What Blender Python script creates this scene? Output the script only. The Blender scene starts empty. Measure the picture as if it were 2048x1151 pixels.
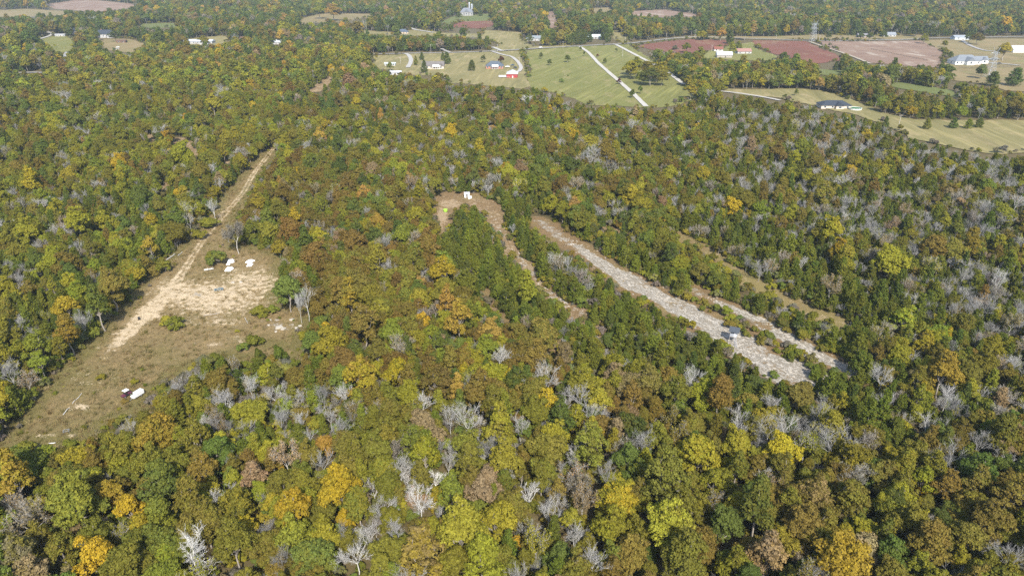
import bpy, math, random
import numpy as np
from math import radians as R, sin, cos, pi

rng = np.random.default_rng(7)
random.seed(7)
sc = bpy.context.scene
COL = sc.collection

# ------------------------------------------------------------------ camera, sky, sun, exposure
CAM_H, PITCH, LENS = 113.0, 26.0, 24.0
cam = bpy.data.cameras.new('camera'); camo = bpy.data.objects.new('camera', cam); COL.objects.link(camo)
cam.lens = LENS; cam.sensor_width = 36.0; cam.clip_start = 1.0; cam.clip_end = 20000.0
camo.location = (0, 0, CAM_H); camo.rotation_euler = (R(90 - PITCH), 0, 0)
sc.camera = camo

SUN_EL, SUN_AZ = 44.0, 169.0           # azimuth clockwise from +Y: the sun stands behind the camera
world = bpy.data.worlds.new('World'); sc.world = world; world.use_nodes = True
nt = world.node_tree; nt.nodes.clear()
sky = nt.nodes.new('ShaderNodeTexSky'); sky.sky_type = 'NISHITA'; sky.sun_disc = False
sky.sun_elevation = R(SUN_EL); sky.sun_rotation = R(SUN_AZ); sky.dust_density = 1.5
bg = nt.nodes.new('ShaderNodeBackground'); bg.inputs[1].default_value = 0.14
wo = nt.nodes.new('ShaderNodeOutputWorld')
nt.links.new(sky.outputs[0], bg.inputs[0]); nt.links.new(bg.outputs[0], wo.inputs[0])
sl = bpy.data.lights.new('sun', 'SUN'); sl.energy = 4.2; sl.angle = R(0.5); sl.color = (1.0, 0.95, 0.86)
so = bpy.data.objects.new('sun', sl); COL.objects.link(so)
so.rotation_euler = (R(90 - SUN_EL), 0, R(180 - SUN_AZ))
so.location = (40, -200, 220)
vs = sc.view_settings; vs.view_transform = 'Standard'; vs.look = 'None'; vs.gamma = 1.0; vs.exposure = 0.98
vs.use_curve_mapping = False
sc.cycles.max_bounces = 4; sc.cycles.diffuse_bounces = 3; sc.cycles.transmission_bounces = 2
sc.cycles.glossy_bounces = 2; sc.cycles.transparent_max_bounces = 4; sc.cycles.volume_bounces = 0
sc.cycles.use_denoising = False
sc.cycles.caustics_reflective = False; sc.cycles.caustics_refractive = False
HAZE = 0.00007

# ------------------------------------------------------------------ photograph pixels <-> ground metres
FPX = LENS / 36.0 * 2048.0; CX, CY = 1024.0, 575.5
SP, CP = sin(R(PITCH)), cos(R(PITCH))
def at(px, py, z=0.0):
    px = np.asarray(px, float); py = np.asarray(py, float)
    dx = (px - CX); dyu = (CY - py)
    Y = CP * FPX + SP * dyu; Z = -SP * FPX + CP * dyu
    t = (z - CAM_H) / Z
    return np.stack([dx * t, Y * t, np.zeros_like(t) + z], -1)
def proj(p):
    p = np.asarray(p, float); x, y, z = p[..., 0], p[..., 1], p[..., 2] - CAM_H
    d = y * CP - z * SP; u = y * SP + z * CP
    return CX + FPX * x / d, CY - FPX * u / d, d
def A(px, py): return at(px, py)[:2]
def ppm(px, py): return FPX / proj(at(px, py))[2]

# ------------------------------------------------------------------ mesh and material helpers
def newmesh(name, v, f, mats=(), smooth=False, attrs=None):
    me = bpy.data.meshes.new(name)
    v = np.asarray(v, np.float32)
    if isinstance(f, np.ndarray):
        n, k = f.shape
        me.vertices.add(len(v)); me.vertices.foreach_set('co', v.ravel())
        me.loops.add(n * k); me.loops.foreach_set('vertex_index', f.astype(np.int32).ravel())
        me.polygons.add(n); me.polygons.foreach_set('loop_start', np.arange(0, n * k, k, dtype=np.int32))
        me.update(calc_edges=True)
    else:
        me.from_pydata([tuple(map(float, q)) for q in v], [], f)
    for m in mats: me.materials.append(m)
    if smooth: me.polygons.foreach_set('use_smooth', np.ones(len(me.polygons), bool))
    for an, av in (attrs or {}).items():
        a = me.attributes.new(an, 'FLOAT', 'POINT'); a.data.foreach_set('value', np.asarray(av, np.float32))
    me.update()
    return me
def link(name, data, parent=None, loc=None, rz=0.0):
    o = bpy.data.objects.new(name, data); COL.objects.link(o)
    if parent: o.parent = parent
    if loc is not None: o.location = tuple(map(float, loc))
    if rz: o.rotation_euler = (0, 0, rz)
    return o
def tag(o, label=None, cat=None, group=None, kind=None):
    if label: o['label'] = label
    if cat: o['category'] = cat
    if group: o['group'] = group
    if kind: o['kind'] = kind
    return o

class MB:
    """collects boxes, bars, prisms; build() makes one mesh object"""
    def __init__(s): s.v = []; s.f = []
    def add(s, v, f):
        b = len(s.v); s.v += [tuple(map(float, q)) for q in v]; s.f += [tuple(b + i for i in q) for q in f]; return s
    def box(s, x0, x1, y0, y1, z0, z1):
        v = [(x0,y0,z0),(x1,y0,z0),(x1,y1,z0),(x0,y1,z0),(x0,y0,z1),(x1,y0,z1),(x1,y1,z1),(x0,y1,z1)]
        return s.add(v, [(0,3,2,1),(4,5,6,7),(0,1,5,4),(1,2,6,5),(2,3,7,6),(3,0,4,7)])
    def bar(s, p, q, r0, r1=None, n=4):
        r1 = r0 if r1 is None else r1
        p = np.array(p, float); q = np.array(q, float); d = q - p; d = d / max(np.linalg.norm(d), 1e-9)
        a = np.cross(d, (0, 0, 1.0)); 
        if np.linalg.norm(a) < 1e-3: a = np.array((1.0, 0, 0))
        a /= np.linalg.norm(a); b = np.cross(d, a)
        v = [p + r0 * (a * cos(2*pi*i/n) + b * sin(2*pi*i/n)) for i in range(n)] + [q + r1 * (a * cos(2*pi*i/n) + b * sin(2*pi*i/n)) for i in range(n)]
        f = [(i, (i+1) % n, n + (i+1) % n, n + i) for i in range(n)] + [tuple(range(n))[::-1], tuple(range(n, 2*n))]
        return s.add(v, f)
    def lathe(s, prof, n=16, c=(0, 0, 0)):
        v = []; f = []
        for r, z in prof:
            v += [(c[0] + r*cos(2*pi*i/n), c[1] + r*sin(2*pi*i/n), c[2] + z) for i in range(n)]
        for k in range(len(prof) - 1):
            f += [(k*n+i, k*n+(i+1) % n, (k+1)*n+(i+1) % n, (k+1)*n+i) for i in range(n)]
        f.append(tuple(range((len(prof)-1)*n, len(prof)*n)))
        return s.add(v, f)
    def build(s, name, mat, parent=None, loc=None, rz=0.0, bevel=0.0, smooth=False):
        o = link(name, newmesh(name, s.v, s.f, (mat,), smooth), parent, loc, rz)
        if bevel:
            m = o.modifiers.new('bevel', 'BEVEL'); m.width = bevel; m.segments = 2; m.limit_method = 'ANGLE'
        return o

def N(nt, t, **k):
    n = nt.nodes.new(t)
    for a, b in k.items(): setattr(n, a, b)
    return n
def newmat(name):
    m = bpy.data.materials.new(name); m.use_nodes = True; nt = m.node_tree; nt.nodes.clear()
    out = N(nt, 'ShaderNodeOutputMaterial'); b = N(nt, 'ShaderNodeBsdfPrincipled')
    nt.links.new(b.outputs[0], out.inputs[0])
    b.inputs['Roughness'].default_value = 0.8
    b.inputs['Specular IOR Level'].default_value = 0.2
    return m, nt, b, out
def rgb(c): return (c[0], c[1], c[2], 1.0)
def mixc(nt, fac, a, b):
    m = N(nt, 'ShaderNodeMix', data_type='RGBA')
    for s, val in ((m.inputs[0], fac), (m.inputs[6], a), (m.inputs[7], b)):
        if isinstance(val, (int, float)): s.default_value = val
        elif isinstance(val, tuple): s.default_value = rgb(val)
        else: nt.links.new(val, s)
    return m.outputs[2]
def math_(nt, op, a, b=None, clamp=False):
    m = N(nt, 'ShaderNodeMath', operation=op, use_clamp=clamp)
    for s, val in zip(m.inputs, (a, b)):
        if val is None: continue
        if isinstance(val, (int, float)): s.default_value = val
        else: nt.links.new(val, s)
    return m.outputs[0]
def noise(nt, vec, scale, detail=4.0, rough=0.6, dist=0.0):
    n = N(nt, 'ShaderNodeTexNoise'); n.inputs['Scale'].default_value = scale; n.inputs['Detail'].default_value = detail
    n.inputs['Roughness'].default_value = rough; n.inputs['Distortion'].default_value = dist
    nt.links.new(vec, n.inputs['Vector']); return n.outputs[0]
def ramp(nt, fac, lo, hi):
    m = N(nt, 'ShaderNodeMapRange', interpolation_type='SMOOTHSTEP'); m.inputs[1].default_value = lo; m.inputs[2].default_value = hi
    nt.links.new(fac, m.inputs[0]); return m.outputs[0]
def wpos(nt): return N(nt, 'ShaderNodeNewGeometry').outputs['Position']
def stretch(nt, vec, sx, sy, rz=0.0):
    m = N(nt, 'ShaderNodeMapping'); m.inputs['Scale'].default_value = (sx, sy, 1); m.inputs['Rotation'].default_value = (0, 0, rz)
    nt.links.new(vec, m.inputs[0]); return m.outputs[0]
def attr(nt, name, typ='GEOMETRY', out='Fac'):
    a = N(nt, 'ShaderNodeAttribute', attribute_name=name, attribute_type=typ); return a.outputs[out]
def bumpto(nt, b, h, dist, strength=1.0):
    n = N(nt, 'ShaderNodeBump'); n.inputs['Distance'].default_value = dist; n.inputs['Strength'].default_value = strength
    nt.links.new(h, n.inputs['Height']); nt.links.new(n.outputs[0], b.inputs['Normal'])

_pm = {}
def paint(c, rough=0.6, metal=0.0, var=0.12, scale=1.2):
    """plain painted or built surface with a little uneven wear"""
    k = (tuple(c), rough, metal, var)
    if k in _pm: return _pm[k]
    m, nt, b, o = newmat('surface'); p = N(nt, 'ShaderNodeTexCoord').outputs['Object']
    n = noise(nt, p, scale, 5)
    col = mixc(nt, n, tuple(x * (1 - var * 1.6) for x in c), tuple(min(1, x * (1 + var)) for x in c))
    nt.links.new(col, b.inputs['Base Color']); b.inputs['Roughness'].default_value = rough; b.inputs['Metallic'].default_value = metal
    _pm[k] = m; return m
def brickmat(c1, c2):
    m, nt, b, o = newmat('brick_wall'); p = N(nt, 'ShaderNodeTexCoord').outputs['Object']
    n = noise(nt, stretch(nt, p, 1, 1), 3.0, 6); nt.links.new(mixc(nt, n, c1, c2), b.inputs['Base Color']); return m
def shingle(c):
    c = tuple(x*.6 for x in c); m, nt, b, o = newmat('roof_shingles'); p = N(nt, 'ShaderNodeTexCoord').outputs['Object']
    w = N(nt, 'ShaderNodeTexWave', bands_direction='Z'); w.inputs['Scale'].default_value = 2.2; w.inputs['Distortion'].default_value = 1.0
    nt.links.new(p, w.inputs[0]); n = noise(nt, p, 1.0, 6)
    col = mixc(nt, n, tuple(x * .72 for x in c), tuple(x * 1.25 for x in c))
    nt.links.new(mixc(nt, math_(nt, 'MULTIPLY', w.outputs[1], 0.25), col, tuple(x * .6 for x in c)), b.inputs['Base Color'])
    b.inputs['Roughness'].default_value = 0.85; return m
GLASS = paint((0.03, 0.045, 0.06), 0.12, 0, .1)
DARK = paint((0.025, 0.025, 0.03), 0.7)
WHITE = paint((0.66, 0.66, 0.65), 0.5, 0, .06)
WOODG = paint((0.33, 0.30, 0.26), 0.85, 0, .25)
STEEL = paint((0.45, 0.47, 0.48), 0.45, 0.6, .15)

# ------------------------------------------------------------------ ground materials
def litter_nodes(nt, p):
    a = noise(nt, p, 0.35, 6, .65); b2 = noise(nt, p, 2.2, 4, .7)
    c = mixc(nt, ramp(nt, a, .3, .7), (0.070, 0.052, 0.024), (0.115, 0.085, 0.038))
    return mixc(nt, ramp(nt, b2, .45, .75), c, (0.080, 0.082, 0.022))
def mat_litter():
    m, nt, b, o = newmat('leaf_litter'); p = wpos(nt)
    nt.links.new(litter_nodes(nt, p), b.inputs['Base Color']); return m
def mat_clearing(name, dry, green, sandc, rockc, gscale=.12):
    """dry grass / green grass / bare sandy soil / limestone mixed by mesh attributes, ragged by noise"""
    m, nt, b, o = newmat(name); p = wpos(nt)
    big = noise(nt, p, gscale * .5, 5, .6); med = noise(nt, p, .45, 6, .68, .4); fine = noise(nt, p, 2.4, 5, .75)
    streak = noise(nt, stretch(nt, p, .9, .12, R(35)), 1.0, 5, .7)
    g = mixc(nt, ramp(nt, med, .32, .7), dry, tuple(x * .62 for x in dry))
    gw = math_(nt, 'ADD', math_(nt, 'MULTIPLY', big, .9), math_(nt, 'MULTIPLY', attr(nt, 'green'), .6))
    g = mixc(nt, ramp(nt, math_(nt, 'ADD', gw, math_(nt, 'MULTIPLY', med, .35)), .55, .98), g, green)
    g = mixc(nt, math_(nt, 'MULTIPLY', ramp(nt, fine, .48, .8), .55), g, tuple(min(1, x * 1.55) for x in dry))
    g = mixc(nt, math_(nt, 'MULTIPLY', ramp(nt, streak, .55, .75), .35), g, tuple(x * .5 for x in green))
    sw = math_(nt, 'ADD', attr(nt, 'sand'), math_(nt, 'MULTIPLY', math_(nt, 'SUBTRACT', med, .5), 2.6))
    sw = math_(nt, 'ADD', sw, math_(nt, 'MULTIPLY', math_(nt, 'SUBTRACT', fine, .5), 1.6))
    s = mixc(nt, fine, tuple(x * .7 for x in sandc), tuple(min(1, x * 1.2) for x in sandc))
    g = mixc(nt, ramp(nt, sw, .38, .85), g, s)
    al = stretch(nt, p, 1, 1, R(57))
    def ridge(sx, sy, lo, hi): return ramp(nt, math_(nt, 'ABSOLUTE', math_(nt, 'SUBTRACT', noise(nt, stretch(nt, al, sx, sy), 1.0, 5, .62, .5), .5)), lo, hi)
    crk = math_(nt, 'MULTIPLY', ridge(.22, 1.3, .0, .05), ridge(.5, 2.6, .0, .06))
    crk = math_(nt, 'MULTIPLY', crk, math_(nt, 'ADD', math_(nt, 'MULTIPLY', ridge(1.2, .5, .0, .03), .6), .4))
    r = mixc(nt, crk, (0.17, 0.14, 0.095), mixc(nt, fine, tuple(x * .68 for x in rockc), tuple(min(1, x * 1.15) for x in rockc)))
    rw = math_(nt, 'ADD', attr(nt, 'rock'), math_(nt, 'MULTIPLY', math_(nt, 'SUBTRACT', med, .5), 1.9))
    g = mixc(nt, ramp(nt, rw, .38, .72), g, r)
    ew = math_(nt, 'ADD', attr(nt, 'edge'), math_(nt, 'MULTIPLY', math_(nt, 'SUBTRACT', med, .5), .9))
    g = mixc(nt, ramp(nt, ew, .3, .65), litter_nodes(nt, p), g)
    nt.links.new(g, b.inputs['Base Color']); b.inputs['Roughness'].default_value = .95
    h = math_(nt, 'ADD', math_(nt, 'MULTIPLY', crk, .35), math_(nt, 'ADD', fine, med))
    bumpto(nt, b, h, .28, .8)
    return m
def mat_field(name, a, b_, c=None, stripe=None, amp=.35, patch=.03):
    m, nt, b, o = newmat(name); p = wpos(nt)
    n1 = noise(nt, stretch(nt, p, 1, .45, 0.3), patch, 6, .62, .6); n2 = noise(nt, p, .35, 5, .7)
    col = mixc(nt, ramp(nt, n1, .3, .7), a, b_)
    if c: col = mixc(nt, ramp(nt, noise(nt, stretch(nt, p, 1, .35, -.2), patch * 2.3, 5, .65), .52, .66), col, c)
    col = mixc(nt, math_(nt, 'MULTIPLY', ramp(nt, n2, .4, .8), .4), col, tuple(x * .6 for x in b_))
    if stripe is not None:
        q = noise(nt, stretch(nt, stretch(nt, p, 1, 1, stripe), .30, .010), 1.0, 4, .6, .3)
        col = mixc(nt, math_(nt, 'MULTIPLY', ramp(nt, q, .5, .68), amp*2.0, True), col, tuple(min(1, x * 1.45) for x in a))
        q = noise(nt, stretch(nt, stretch(nt, p, 1, 1, stripe + .15), .16, .008), 1.0, 4, .6, .3)
        col = mixc(nt, math_(nt, 'MULTIPLY', ramp(nt, q, .52, .7), amp*1.6, True), col, tuple(x * .62 for x in b_))
    nt.links.new(col, b.inputs['Base Color']); b.inputs['Roughness'].default_value = .95
    return m
def mat_road(c):
    m, nt, b, o = newmat('road_surface'); p = wpos(nt)
    nt.links.new(mixc(nt, noise(nt, p, .3, 6, .7), tuple(x * .75 for x in c), tuple(min(1, x * 1.2) for x in c)), b.inputs['Base Color']); return m

# ------------------------------------------------------------------ 2-D helpers
def inpoly(x, y, poly):
    poly = np.asarray(poly, float); r = np.zeros(np.shape(x), bool); j = len(poly) - 1
    for i in range(len(poly)):
        xi, yi = poly[i]; xj, yj = poly[j]
        if yi != yj:
            r ^= ((yi > y) != (yj > y)) & (x < (xj - xi) * (y - yi) / (yj - yi) + xi)
        j = i
    return r
def distseg(x, y, pts, closed=False):
    """distance to polyline, and position along it 0..1"""
    pts = np.asarray(pts, float); d = np.full(np.shape(x), 1e9); s = np.zeros(np.shape(x)); n = len(pts); m = n if closed else n - 1
    for i in range(m):
        a = pts[i]; b = pts[(i + 1) % n]; e = b - a; L = max(e @ e, 1e-12)
        t = np.clip(((x - a[0]) * e[0] + (y - a[1]) * e[1]) / L, 0, 1)
        q = np.hypot(x - a[0] - t * e[0], y - a[1] - t * e[1]); k = q < d
        d = np.where(k, q, d); s = np.where(k, (i + t) / m, s)
    return d, s
def sstep(x, a, b):
    t = np.clip((x - a) / (b - a), 0, 1); return t * t * (3 - 2 * t)
def vnoise(x, y, seed=0):
    """cheap smooth value noise"""
    def h(i, j): 
        q = np.sin(i * 127.1 + j * 311.7 + seed * 74.7) * 43758.5453; return q - np.floor(q)
    i = np.floor(x); j = np.floor(y); u = x - i; w = y - j; u = u*u*(3-2*u); w = w*w*(3-2*w)
    return (h(i,j)*(1-u)+h(i+1,j)*u)*(1-w)+(h(i,j+1)*(1-u)+h(i+1,j+1)*u)*w
W = lambda pts: at([p[0] for p in pts], [p[1] for p in pts])[:, :2]

# ------------------------------------------------------------------ layout traced on the ground
CLEARING = [(552,292),(520,310),(490,338),(468,365),(440,398),(425,425),(398,450),(380,475),(352,500),(330,525),(300,550),(270,585),(238,622),(205,655),(190,680),(160,712),(118,742),(92,775),(62,815),(30,850),(0,885),(-90,930),
            (-90,960),(0,905),(60,893),(115,890),(165,872),(220,845),(275,830),(305,805),(325,770),(352,748),(400,728),(440,715),(500,722),(560,722),(604,718),(612,695),(598,685),(610,660),(622,640),(605,615),(572,612),(548,590),(555,545),(562,512),(530,497),(497,492),(470,492),(462,462),(478,425),(495,395),(520,350),(548,315)]
TRACK = [(550,292),(528,322),(505,352),(490,380),(468,408),(440,440),(415,470),(392,503),(375,530),(355,560),(335,588),(308,615),(280,642),(255,668),(232,690),(212,716)]
SHED_CLEAR = [(868,392),(905,384),(950,388),(985,400),(1006,418),(1010,448),(1000,470),(980,445),(958,418),(930,408),(905,422),(897,455),(882,472),(872,440)]
STRIPS = [ # polyline, half width m (start, end), rock share, sand share, green share, visible half width px
    ([(1075,442),(1130,480),(1180,510),(1230,545),(1290,580),(1350,610),(1420,650),(1480,690),(1540,725),(1605,755)], 3.2, 8.2, 1.0, .2, 0, 18),
    ([(1385,580),(1450,612),(1530,648),(1600,692),(1700,742)], 2.8, 4.4, .85, .2, 0, 11),
    ([(955,405),(985,440),(1010,480),(1050,530),(1085,575),(1130,608),(1165,625)], 2.6, 3.0, .42, .6, 0, 7),
    ([(1190,648),(1212,668)], 2.0, 2.0, .2, .5, 0, 4),
    ([(1360,470),(1410,500),(1460,535),(1520,575),(1570,600),(1640,630),(1695,648)], 2.4, 3.0, 0, .35, .3, 8),
    ([(1205,458),(1240,465),(1268,478)], 2.5, 2.0, .1, .5, 0, 4),
    ([(945,565),(975,600),(1006,632)], 1.8, 1.6, 0, .3, 0, 4),
    ([(1110,690),(1150,700)], 1.5, 1.5, 0, .3, 0, 2),
    ([(352,280),(385,292),(390,308)], 3.0, 2.5, .3, .6, 0, 6),
    ([(300,265),(305,278)], 2.0, 2.0, .1, .6, 0, 3),
    ([(452,312),(458,332)], 2.2, 2.0, .1, .7, 0, 4),
    ([(325,350),(330,372),(322,392)], 2.4, 2.0, .1, .5, 0, 4),
    ([(660,155),(640,172),(628,182)], 3.0, 3.0, .1, .7, 0, 5),
]
GRASS_A, GRASS_B = (0.152, 0.146, 0.042), (0.122, 0.126, 0.032)
TAN_A, TAN_B = (0.205, 0.155, 0.076), (0.150, 0.122, 0.054)
RED_A, RED_B = (0.150, 0.058, 0.038), (0.122, 0.052, 0.034)
PINK_A, PINK_B = (0.205, 0.140, 0.098), (0.165, 0.105, 0.076)
F_GRASS = mat_field('meadow_grass', GRASS_A, GRASS_B, (0.19, 0.165, 0.068), R(22), .28)
F_GREEN = mat_field('green_meadow', (0.090, 0.112, 0.030), (0.112, 0.120, 0.036), None, R(20), .15)
F_TAN = mat_field('dry_meadow', TAN_A, TAN_B, (0.16, 0.148, 0.055), R(80), .2)
F_TANG = mat_field('mown_meadow', (0.195, 0.165, 0.070), (0.145, 0.132, 0.050), (0.25, 0.20, 0.10), R(4), .25)
F_RED = mat_field('red_stubble', RED_A, RED_B, (0.18, 0.12, 0.068), R(75), .15, .018)
F_PINK = mat_field('pale_stubble', PINK_A, PINK_B, (0.29, 0.24, 0.19), R(78), .2, .02)
FIELDS = [ # name, label, polygon, material
    ('meadow', 'dry tan meadow at the far left edge', [(-200,22),(0,20),(55,18),(120,22),(185,28),(180,31),(110,31),(60,34),(0,34),(-200,35)], F_TAN),
    ('stubble_field', 'reddish fallow field at the top left', [(92,9),(150,0),(200,1),(262,8),(275,13),(240,20),(195,24),(110,18)], F_PINK),
    ('meadow', 'thin green meadow behind the white house at left', [(282,48),(330,46),(384,48),(375,54),(300,57),(270,62)], F_GREEN),
    ('meadow', 'tan pasture with a lone round tree group top left of centre', [(598,38),(645,27),(757,28),(742,35),(690,43),(650,45),(600,50)], F_TAN),
    ('yard', 'green yard beside the curving gravel drive at left', [(72,76),(128,70),(152,82),(152,100),(122,106),(92,92)], F_GRASS),
    ('yard', 'grass yard around the white house at far left', [(195,78),(262,78),(300,92),(262,106),(205,100)], F_TAN),
    ('yard', 'sunny yard beside the long white building', [(372,78),(440,72),(470,74),(440,90),(380,92)], F_TANG),
    ('meadow', 'wide mown meadow between the houses and the road', [(745,112),(820,108),(900,106),(1000,103),(1045,102),(1060,172),(1040,178),(950,170),(905,166),(880,152),(830,150),(775,152),(745,132)], F_TANG),
    ('meadow', 'big green meadow crossed by the straight gravel drives', [(1045,102),(1100,97),(1160,93),(1255,89),(1300,115),(1345,147),(1372,176),(1398,196),(1330,215),(1290,216),(1230,211),(1180,210),(1120,190),(1060,175)], F_GRASS),
    ('meadow', 'meadow north of the road below the white farmhouse', [(965,60),(1050,66),(1040,80),(1075,94),(1145,90),(1148,94),(1060,98),(980,102),(1000,88),(960,78)], F_TANG),
    ('verge', 'grassy cut running down to the road top of the drives', [(1215,62),(1235,60),(1262,84),(1238,87)], F_TANG),
    ('lawn', 'pale lawn of the distant grand white house', [(878,46),(905,33),(978,28),(985,42),(930,44),(890,52)], F_GREEN),
    ('ploughed_field', 'small red ploughed field below the grand house', [(905,48),(930,43),(986,42),(992,52),(958,58),(905,54)], F_RED),
    ('meadow', 'narrow pasture left of the grand house', [(690,60),(740,62),(800,66),(830,58),(880,66),(960,68),(955,76),(860,72),(760,72),(690,66)], F_TANG),
    ('ploughed_field', 'red field with bushes right of the gravel drives', [(1272,92),(1330,83),(1385,79),(1455,81),(1455,96),(1400,108),(1345,106),(1302,100)], F_RED),
    ('meadow', 'grass around the red-roofed cottage and barn', [(1400,106),(1455,92),(1505,84),(1515,98),(1570,118),(1560,122),(1480,122),(1400,116)], F_GRASS),
    ('ploughed_field', 'large dark red ploughed field left of the power pylon', [(1502,81),(1612,83),(1650,100),(1692,120),(1640,128),(1585,120),(1520,98)], F_RED),
    ('stubble_field', 'wide pale pink stubble field right of the power pylon', [(1632,83),(1740,83),(1845,82),(1892,108),(1880,136),(1800,132),(1740,126),(1690,108)], F_PINK),
    ('meadow', 'tan pasture around the big white farmhouse', [(1845,82),(1930,78),(2230,78),(2230,190),(2010,182),(1985,172),(1900,160),(1885,136),(1895,108)], F_TAN),
    ('meadow', 'broad mown meadow along the right edge', [(1438,178),(1500,179),(1600,178),(1660,184),(1710,200),(1765,226),(1830,240),(1910,241),(2230,240),(2230,306),(1985,308),(1940,302),(1880,290),(1820,278),(1772,252),(1720,232),(1640,215),(1560,197),(1470,190)], F_TANG),
    ('meadow', 'bright green glade among the hedgerow trees', [(1633,138),(1690,143),(1682,153),(1640,151)], F_GREEN),
    ('meadow', 'long green glade behind the right hedgerow', [(1748,165),(1800,166),(1870,176),(1905,182),(1925,197),(1870,190),(1800,178)], F_GREEN),
    ('clearing', 'pale cleared corridor running to the top edge', [(1094,24),(1110,24),(1113,36),(1120,48),(1110,62),(1096,52)], F_PINK),
    ('stubble_field', 'reddish field strip at the top right of centre', [(1262,23),(1330,20),(1395,29),(1400,36),(1330,36),(1265,32)], F_PINK),
    ('stubble_field', 'small reddish field near the top edge', [(1180,18),(1225,15),(1228,26),(1185,28)], F_TAN),
    ('verge', 'grass verge north of the main road', [(1330,78),(1400,72),(1460,73),(1540,74),(1640,70),(1760,72),(1850,70),(1860,80),(1740,81),(1560,79),(1440,78)], F_TAN),
]
ROADS = [ # name, label, polyline, width m, colour
    ('road', 'pale asphalt country road crossing the whole valley', [(740,109),(830,107),(900,106),(1000,102),(1100,96),(1190,91),(1260,87),(1330,79),(1390,74),(1450,76),(1540,79),(1640,82),(1800,80),(1900,76),(2230,72)], 6.5, (0.204,0.197,0.184)),
    ('driveway', 'long straight white gravel drive through the meadow', [(1160,94),(1178,107),(1200,130),(1240,165),(1268,190),(1292,214)], 4.4, (0.374,0.354,0.313)),
    ('driveway', 'second white gravel drive bending right into the trees', [(1232,90),(1270,110),(1310,131),(1332,143),(1350,156),(1368,170)], 4.6, (0.374,0.354,0.313)),
    ('driveway', 'short curved gravel drive at the grey-roofed house', [(816,136),(822,122),(818,112),(812,108)], 5.0, (0.326,0.313,0.286)),
    ('driveway', 'looping gravel drive around the brick house', [(985,104),(1005,110),(1022,114),(1032,121),(1038,128),(1042,136),(1038,143),(1028,147)], 4.2, (0.340,0.320,0.292)),
    ('driveway', 'concrete drive leading to the dark-roofed house at right', [(1436,183),(1480,188),(1530,196),(1560,202)], 4.0, (0.354,0.333,0.292)),
    ('driveway', 'pale farm track beside the pylon field', [(1618,84),(1650,95),(1700,112),(1740,128)], 4.0, (0.286,0.245,0.184)),
    ('driveway', 'curving gravel drive at the far left yard', [(60,84),(82,78),(98,73),(104,68),(92,64)], 5.0, (0.340,0.326,0.299)),
    ('road', 'bit of asphalt road showing between the left woods', [(20,148),(60,146),(106,145),(122,128),(135,105)], 5.5, (0.245,0.238,0.224)),
    ('driveway', 'side lane leaving the main road towards the north', [(900,106),(888,101),(882,98)], 5.0, (0.272,0.265,0.252)),
    ('driveway', 'pale lane joining the main road near the farmhouse', [(1005,103),(990,97),(985,95)], 5.0, (0.340,0.326,0.299)),
    ('driveway', 'curved white lane below the far left meadow', [(820,56),(830,60),(842,62),(868,66)], 5.0, (0.354,0.340,0.320)),
    ('driveway', 'lane to the big white farmhouse', [(1925,82),(1940,92),(1970,102),(2010,104)], 5.0, (0.272,0.258,0.245)),
    ('driveway', 'pale forecourt lane of the big white farmhouse', [(1905,126),(1950,126),(1985,127),(2040,132)], 4.0, (0.340,0.333,0.313)),
]

# ------------------------------------------------------------------ the setting
LITTER = mat_litter()
g = link('ground', newmesh('ground', [(-9000,-3000,0),(9000,-3000,0),(9000,12000,0),(-9000,12000,0)], [(0,1,2,3)], (LITTER,)))
tag(g, 'brown leaf-littered forest floor under all the woods', 'ground', kind='structure')

def wiggle(poly, step, amp, seed):
    p = np.asarray(poly, float); out = []
    for i in range(len(p)):
        a, b = p[i], p[(i + 1) % len(p)]; n = max(1, int(np.linalg.norm(b - a) / step))
        for k in range(n):
            q = a + (b - a) * k / n
            out.append((q[0] + amp * (vnoise(q[0]/step/1.7, q[1]/step/1.7, seed) - .5) * 2, q[1] + amp * (vnoise(q[0]/step/1.7, q[1]/step/1.7, seed + 9) - .5) * 2))
    return out
for i, (nm, lb, poly, m) in enumerate(FIELDS):
    w = wiggle(W(poly), 7.0, 3.2, i); z = 0.05 + 0.02 * i
    o = link(nm, newmesh(nm, [(x, y, z) for x, y in w], [tuple(range(len(w)))], (m,)))
    tag(o, lb, nm.replace('_', ' '), kind='structure')
def smoothline(pts, sub=8):
    p = np.asarray(pts, float); q = np.vstack([2*p[0]-p[1], p, 2*p[-1]-p[-2]]); out = []
    for i in range(1, len(q) - 2):
        for k in range(sub):
            t = k / sub; a, b, c, d = q[i-1], q[i], q[i+1], q[i+2]
            out.append(.5 * ((2*b) + (c-a)*t + (2*a-5*b+4*c-d)*t*t + (3*b-a-3*c+d)*t**3))
    out.append(q[-2]); return np.array(out)
def ribbon(pts, width, z, seed=0, rag=.12):
    t = np.gradient(pts, axis=0); t /= np.linalg.norm(t, axis=1)[:, None]; n = np.stack([-t[:,1], t[:,0]], 1)
    wl = width/2*(1+rag*(vnoise(pts[:,0]*.3, pts[:,1]*.3, seed)-.5)*2); wr = width/2*(1+rag*(vnoise(pts[:,0]*.3, pts[:,1]*.3, seed+5)-.5)*2)
    L = pts + n*wl[:,None]; Rr = pts - n*wr[:,None]; k = len(pts)
    v = [(x, y, z) for x, y in L] + [(x, y, z) for x, y in Rr]
    return v, [(i, i+1, k+i+1, k+i) for i in range(k-1)]
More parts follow.
